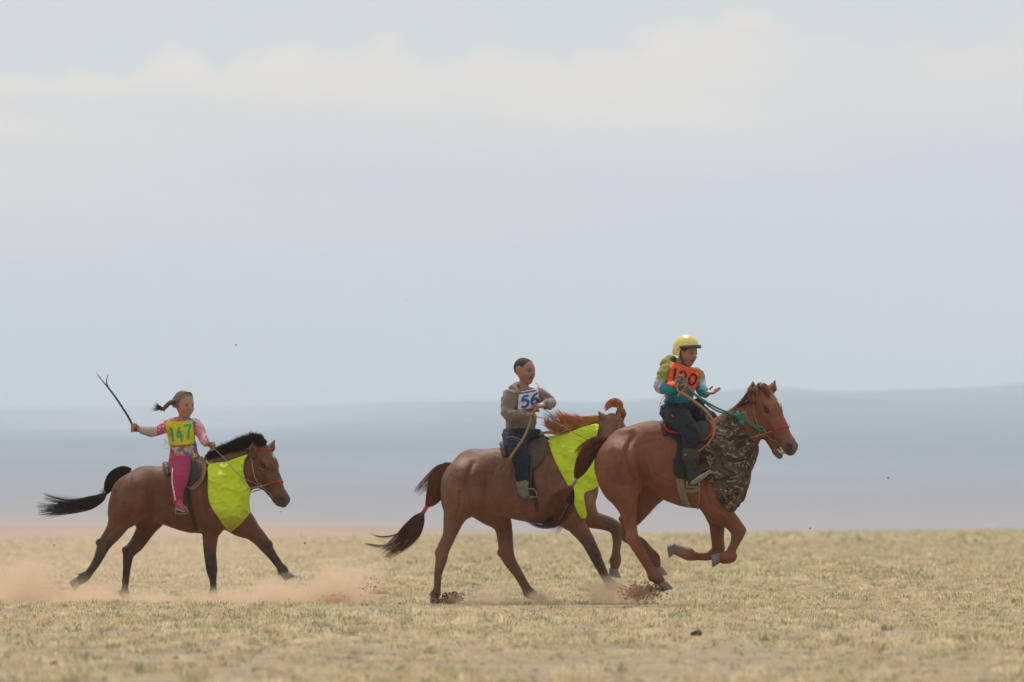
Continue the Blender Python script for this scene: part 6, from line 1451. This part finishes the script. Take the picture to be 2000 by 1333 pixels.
hp_ = [f3.L(*q)-lw for q in ((1330, 770, -.31), (1323, 764, -.30), (1321, 752, -.28), (1327, 747, -.25), (1336, 750, -.24), (1334, 762, -.27), (1326, 770, -.31), (1322, 776, -.31))]
V, F = rope(spline(hp_, 50), 0.008, 10); meshobj('wrist_loop', V, F, m_rope, wr_)

# ===== reins
def rein(fr, l, parent, pts, m, r=0.007, flat=0.4, rop=False, nm='rein'):
    p = spline([np.asarray(q)-l for q in pts], 40); V, F = rope(p, r, 20) if rop else tubeVF(p, r, 6, flat); return meshobj(nm, V, F, m, parent)
hnd = f1.L(413, 870, -.12)
rein(f1, lb1, BR1, [f1.L(403, 852, -.13), hnd, f1.L(440, 897, -.19), f1.L(468, 928, -.20), rg1[-1]], m_web, 0.009)
rein(f1, lb1, BR1, [f1.L(404, 872, -.12), hnd, f1.L(428, 880, -.06), f1.L(440, 888, 0.10), rg1[1]], m_webdark, 0.008)
hnd = f2.L(1050, 808, -.22)
rein(f2, lb2, BR2, [f2.L(1040, 813, -.25), f2.L(1080, 824, -.25), f2.L(1120, 846, -.27), f2.L(1155, 864, -.20), rg2[-1]], m_web, 0.009)
rein(f2, lb2, BR2, [f2.L(1056, 797, -.14), f2.L(1072, 806, -.10), f2.L(1092, 824, -.08), f2.L(1110, 842, 0.10), rg2[1]], m_web, 0.008)
hnd = f3.L(1336, 757, -.26); kn = f3.L(1447, 818, -.22)
rein(f3, lb3, BR3, [f3.L(1318, 740, -.27), f3.L(1330, 737, -.27), f3.L(1340, 752, -.27), f3.L(1352, 768, -.28), f3.L(1395, 796, -.27), kn, rg3[-1]], m_greenrope, 0.011, 0.8)
rein(f3, lb3, BR3, [f3.L(1316, 752, -.27), f3.L(1326, 745, -.27), hnd, f3.L(1360, 776, -.28), f3.L(1400, 804, -.26), kn+np.array([0, 0, 0.01]), rg3[-1]+np.array([-0.02, 0, 0.03])], m_greenrope, 0.010, 0.8)
rein(f3, lb3, BR3, [kn+np.array([0, 0, 0.0]), rg3[-1]+np.array([-0.06, -.01, 0.05]), rg3[-1]+np.array([0.0, -.01, 0.045]), rg3[-1]], m_greenrope, 0.010, 0.8, nm='rope_loop')
for dx, dz in ((-0.03, 0.02), (0.0, -0.02), (0.02, 0.03)):
    V, F = torus(kn+np.array([dx, -0.01, dz])-lb3, 0.020, 0.008, [dx*10+0.2, 1, dz*10], 14, 6); meshobj('knot', V, F, m_greenrope, BR3)
# ------------------------------------------------------------------ dust kicked up by the hooves
DC = (0.95, 0.757, 0.575); DB = (0.66, 0.42, 0.29)
def dpx(px, py, D, w, h, dep, dens, label, **k):
    if globals().get("QUICK"): return
    x, y, z = at(px, py, D); s = D/FPX; c_ = k.pop('color', DC)
    dust('dust_cloud', x, y, max(z, 0.02), w*s, dep, h*s, dens, c_, label, **k)
dpx(55, 1172, 79.2, 150, 120, 1.2, 5.0, 'orange dust rolling up behind the last horse', seed=2.0)
dpx(70, 1120, 79.4, 70, 50, 0.6, 2.2, 'wisp of dust rising at the left edge', seed=3.3, nsc=2.6)
dpx(175, 1176, 79.0, 130, 62, 1.0, 3.4, 'dust round the outstretched hind hoof of the last horse', seed=5.0)
dpx(300, 1180, 78.6, 150, 38, 0.9, 3.0, 'low dust under the belly of the last horse', seed=6.5)
dpx(520, 1174, 78.2, 150, 70, 1.0, 4.0, 'orange dust under the reaching front hoof of the last horse', seed=9.0)
dpx(650, 1160, 78.0, 120, 95, 1.0, 4.2, 'orange dust cloud between the last and the middle horse', seed=10.4)
dpx(720, 1130, 78.2, 70, 55, 0.6, 1.8, 'wisp of dust rising behind the middle horse', seed=11.2, nsc=2.6)
dpx(430, 1176, 78.6, 120, 42, 0.8, 3.6, 'dust round the planted front hoof of the last horse', seed=12.0)
dpx(655, 1178, 77.2, 75, 30, 0.5, 8.0, 'dark reddish burst of soil in the dust between the horses', seed=13.0, color=DB, nsc=3.0)
dpx(955, 1170, 76.0, 110, 60, 0.7, 2.6, 'puff of dust between the hind hooves of the middle horse', seed=15.0)
dpx(1055, 1168, 76.3, 50, 28, 0.4, 5.0, 'dust round the far hind hoof of the middle horse', seed=16.0)
dpx(880, 1172, 76.2, 34, 24, 0.25, 16.0, 'brown soil bursting up beside the hind hoof of the middle horse', seed=17.0, color=DB, nsc=5.0)
dpx(1185, 1160, 76.2, 80, 52, 0.6, 4.0, 'puff of dust at the front hooves of the middle horse', seed=18.0)
dpx(1248, 1158, 74.7, 60, 28, 0.35, 20.0, 'brown soil thrown up behind the hind hoof of the leading horse', seed=33.0, color=DB, nsc=5.0)
dpx(1298, 1115, 74.9, 30, 46, 0.3, 3.6, 'faint dust above the planted hoof of the leading horse', seed=36.0, color=DB, nsc=3.0)
dpx(250, 1080, 90.0, 950, 120, 7.0, 0.07, 'thin veil of dust hanging in the grass behind the last horse', seed=21.0, nsc=0.3, thr=0.2)

# soil thrown up by the hooves, loose clods and dung
m_clod = mat('dark_soil', (0.085, 0.047, 0.034), nscale=40, namt=0.35, rough=0.95, bump=0.01, bscale=40)
m_clod2 = mat('reddish_soil', (0.32, 0.19, 0.125), nscale=40, namt=0.35, rough=0.95, bump=0.006, bscale=60)
def lump(r, sc, seed, n=10):
    g = np.random.default_rng(seed); V, F = uv((0, 0, 0), 1.0, n, max(5, n//2)); V = np.array(V)
    k = 1+0.28*vnoise(V*1.0, 2.6, seed, 2)+0.10*vnoise(V, 7.0, seed+1, 2); return V*k[:, None]*r*np.array(sc), F
def spray(px, py, D, pts, m, label, n, seed, rad=(0.004, 0.016)):
    """loose crumbs flying along a path"""
    g = np.random.default_rng(seed); c = np.array(at(px, py, D)); parts = []
    S = spline([np.array(at(a, b, D))-c for a, b in pts], 30)
    for i in range(n):
        t = g.uniform(0, 29); q = S[int(t)]; w_ = 0.02+0.05*(t/29.0)*(1-t/29.0)*4*g.uniform(0.5, 1.2)
        V, F = lump(g.uniform(*rad)*(1.2-t/40.0), (g.uniform(.8, 1.6), 1, g.uniform(.5, 1)), int(g.integers(1e6)), 7); a_ = g.uniform(0, 3.14); ca, sa = math.cos(a_), math.sin(a_)
        V = V@np.array([[ca, 0, sa], [0, 1, 0], [-sa, 0, ca]]); parts.append((V+q+g.normal(size=3)*w_*np.array([1, 1, 0.6]), F))
    V, F = join(parts); o = meshobj('flying_soil', V, F, m); o.location = tuple(c); tag(o, label, None, None, 'stuff')
spray(1250, 1158, 74.6, [(1288, 1150), (1262, 1148), (1235, 1158), (1212, 1172)], m_clod2, 'brown crumbs of soil flung back by the leading horse', 330, 1, (0.0025, 0.010))
spray(1240, 1165, 74.5, [(1282, 1158), (1255, 1166), (1232, 1172)], m_clod2, 'crumbs of soil low behind the planted hoof', 160, 2, (0.0025, 0.009))
spray(880, 1172, 76.2, [(864, 1180), (876, 1172), (888, 1166), (900, 1160)], m_clod, 'dark soil bursting up beside the hind hoof of the middle horse', 170, 3, (0.003, 0.014))
spray(725, 1135, 77.5, [(716, 1150), (724, 1138), (732, 1126)], m_clod2, 'streak of soil hanging in the dust', 40, 4, (0.003, 0.009))
spray(655, 1172, 77.2, [(630, 1182), (655, 1172), (690, 1170)], m_clod2, 'reddish soil crumbs in the dust cloud', 70, 5, (0.003, 0.009))
def clod(px, py, D, r, sc, label, cat, seed, m=None, name='dung_clod', group=None, fly=False):
    x, y, z = at(px, py, D)
    if not fly: y = CAMH*FPX/(py-HOR); x = (px-1000)*y/FPX; z = float(gz(x, y))+r*sc[2]*0.55
    V, F = lump(r, sc, seed, 18); o = meshobj(name, V, F, m or m_clod); o.location = (x, y, z); tag(o, label, cat, group)
clod(1361, 1243, 0, 0.030, (1.25, 1.0, 0.75), 'largest dark dung clod lying in the foreground grass', 'dung clod', 11, group='dung clods in the foreground grass')
clod(1047, 1252, 0, 0.014, (1.3, 1.0, 0.6), 'leftmost of three small dark clods in the foreground', 'dung clod', 12, group='dung clods in the foreground grass')
clod(1069, 1252, 0, 0.016, (1.0, 1.0, 0.8), 'middle one of three small dark clods in the foreground', 'dung clod', 13, group='dung clods in the foreground grass')
clod(1113, 1251, 0, 0.016, (1.3, 1.0, 0.7), 'small dark clod right of two others in the foreground', 'dung clod', 14, group='dung clods in the foreground grass')
clod(343, 1285, 0, 0.014, (1.2, 1.0, 0.8), 'small dark clod at the bottom of the field on the left', 'dung clod', 15, group='dung clods in the foreground grass')
clod(105, 1297, 0, 0.014, (1.3, 1.0, 0.7), 'dark clod nearest the lower left corner', 'dung clod', 16, group='dung clods in the foreground grass')
clod(1197, 1148, 0, 0.030, (1.6, 1.0, 0.35), 'flat dark clod on the grass far behind the horses', 'dung clod', 17) if False else None
for i, (a, b_, r, lb) in enumerate([(461, 674, .006, 'speck of soil high in the air above the girl'), (1735, 934, .007, 'speck of soil in the air right of the leading horse'), (1582, 1032, .006, 'speck of soil in the air above the grass edge on the right'),
        (596, 1061, .008, 'speck of soil in the air right of the last horse'), (795, 588, .004, 'tiny speck of soil high in the middle of the sky'), (106, 1065, .006, 'speck of soil in the air left of the last horse'), (548, 1000, .005, 'speck of soil in the air below the nose of the last horse')]):
    clod(a, b_, 77.0, r, (1.3, 1, .9), lb, 'soil speck', 30+i, name='flying_clod', group='specks of soil thrown into the air', fly=True)

# a far bank of dust-laden air that pales the hills towards the left
if not globals().get("QUICK"):
    dust('haze_bank', -330, 9000, 60, 420, 2600, 230, 4.5e-4, (0.90, 0.90, 0.93), 'pale bank of dusty air in front of the hills on the left', nsc=0.003, seed=3.0, thr=0.1)
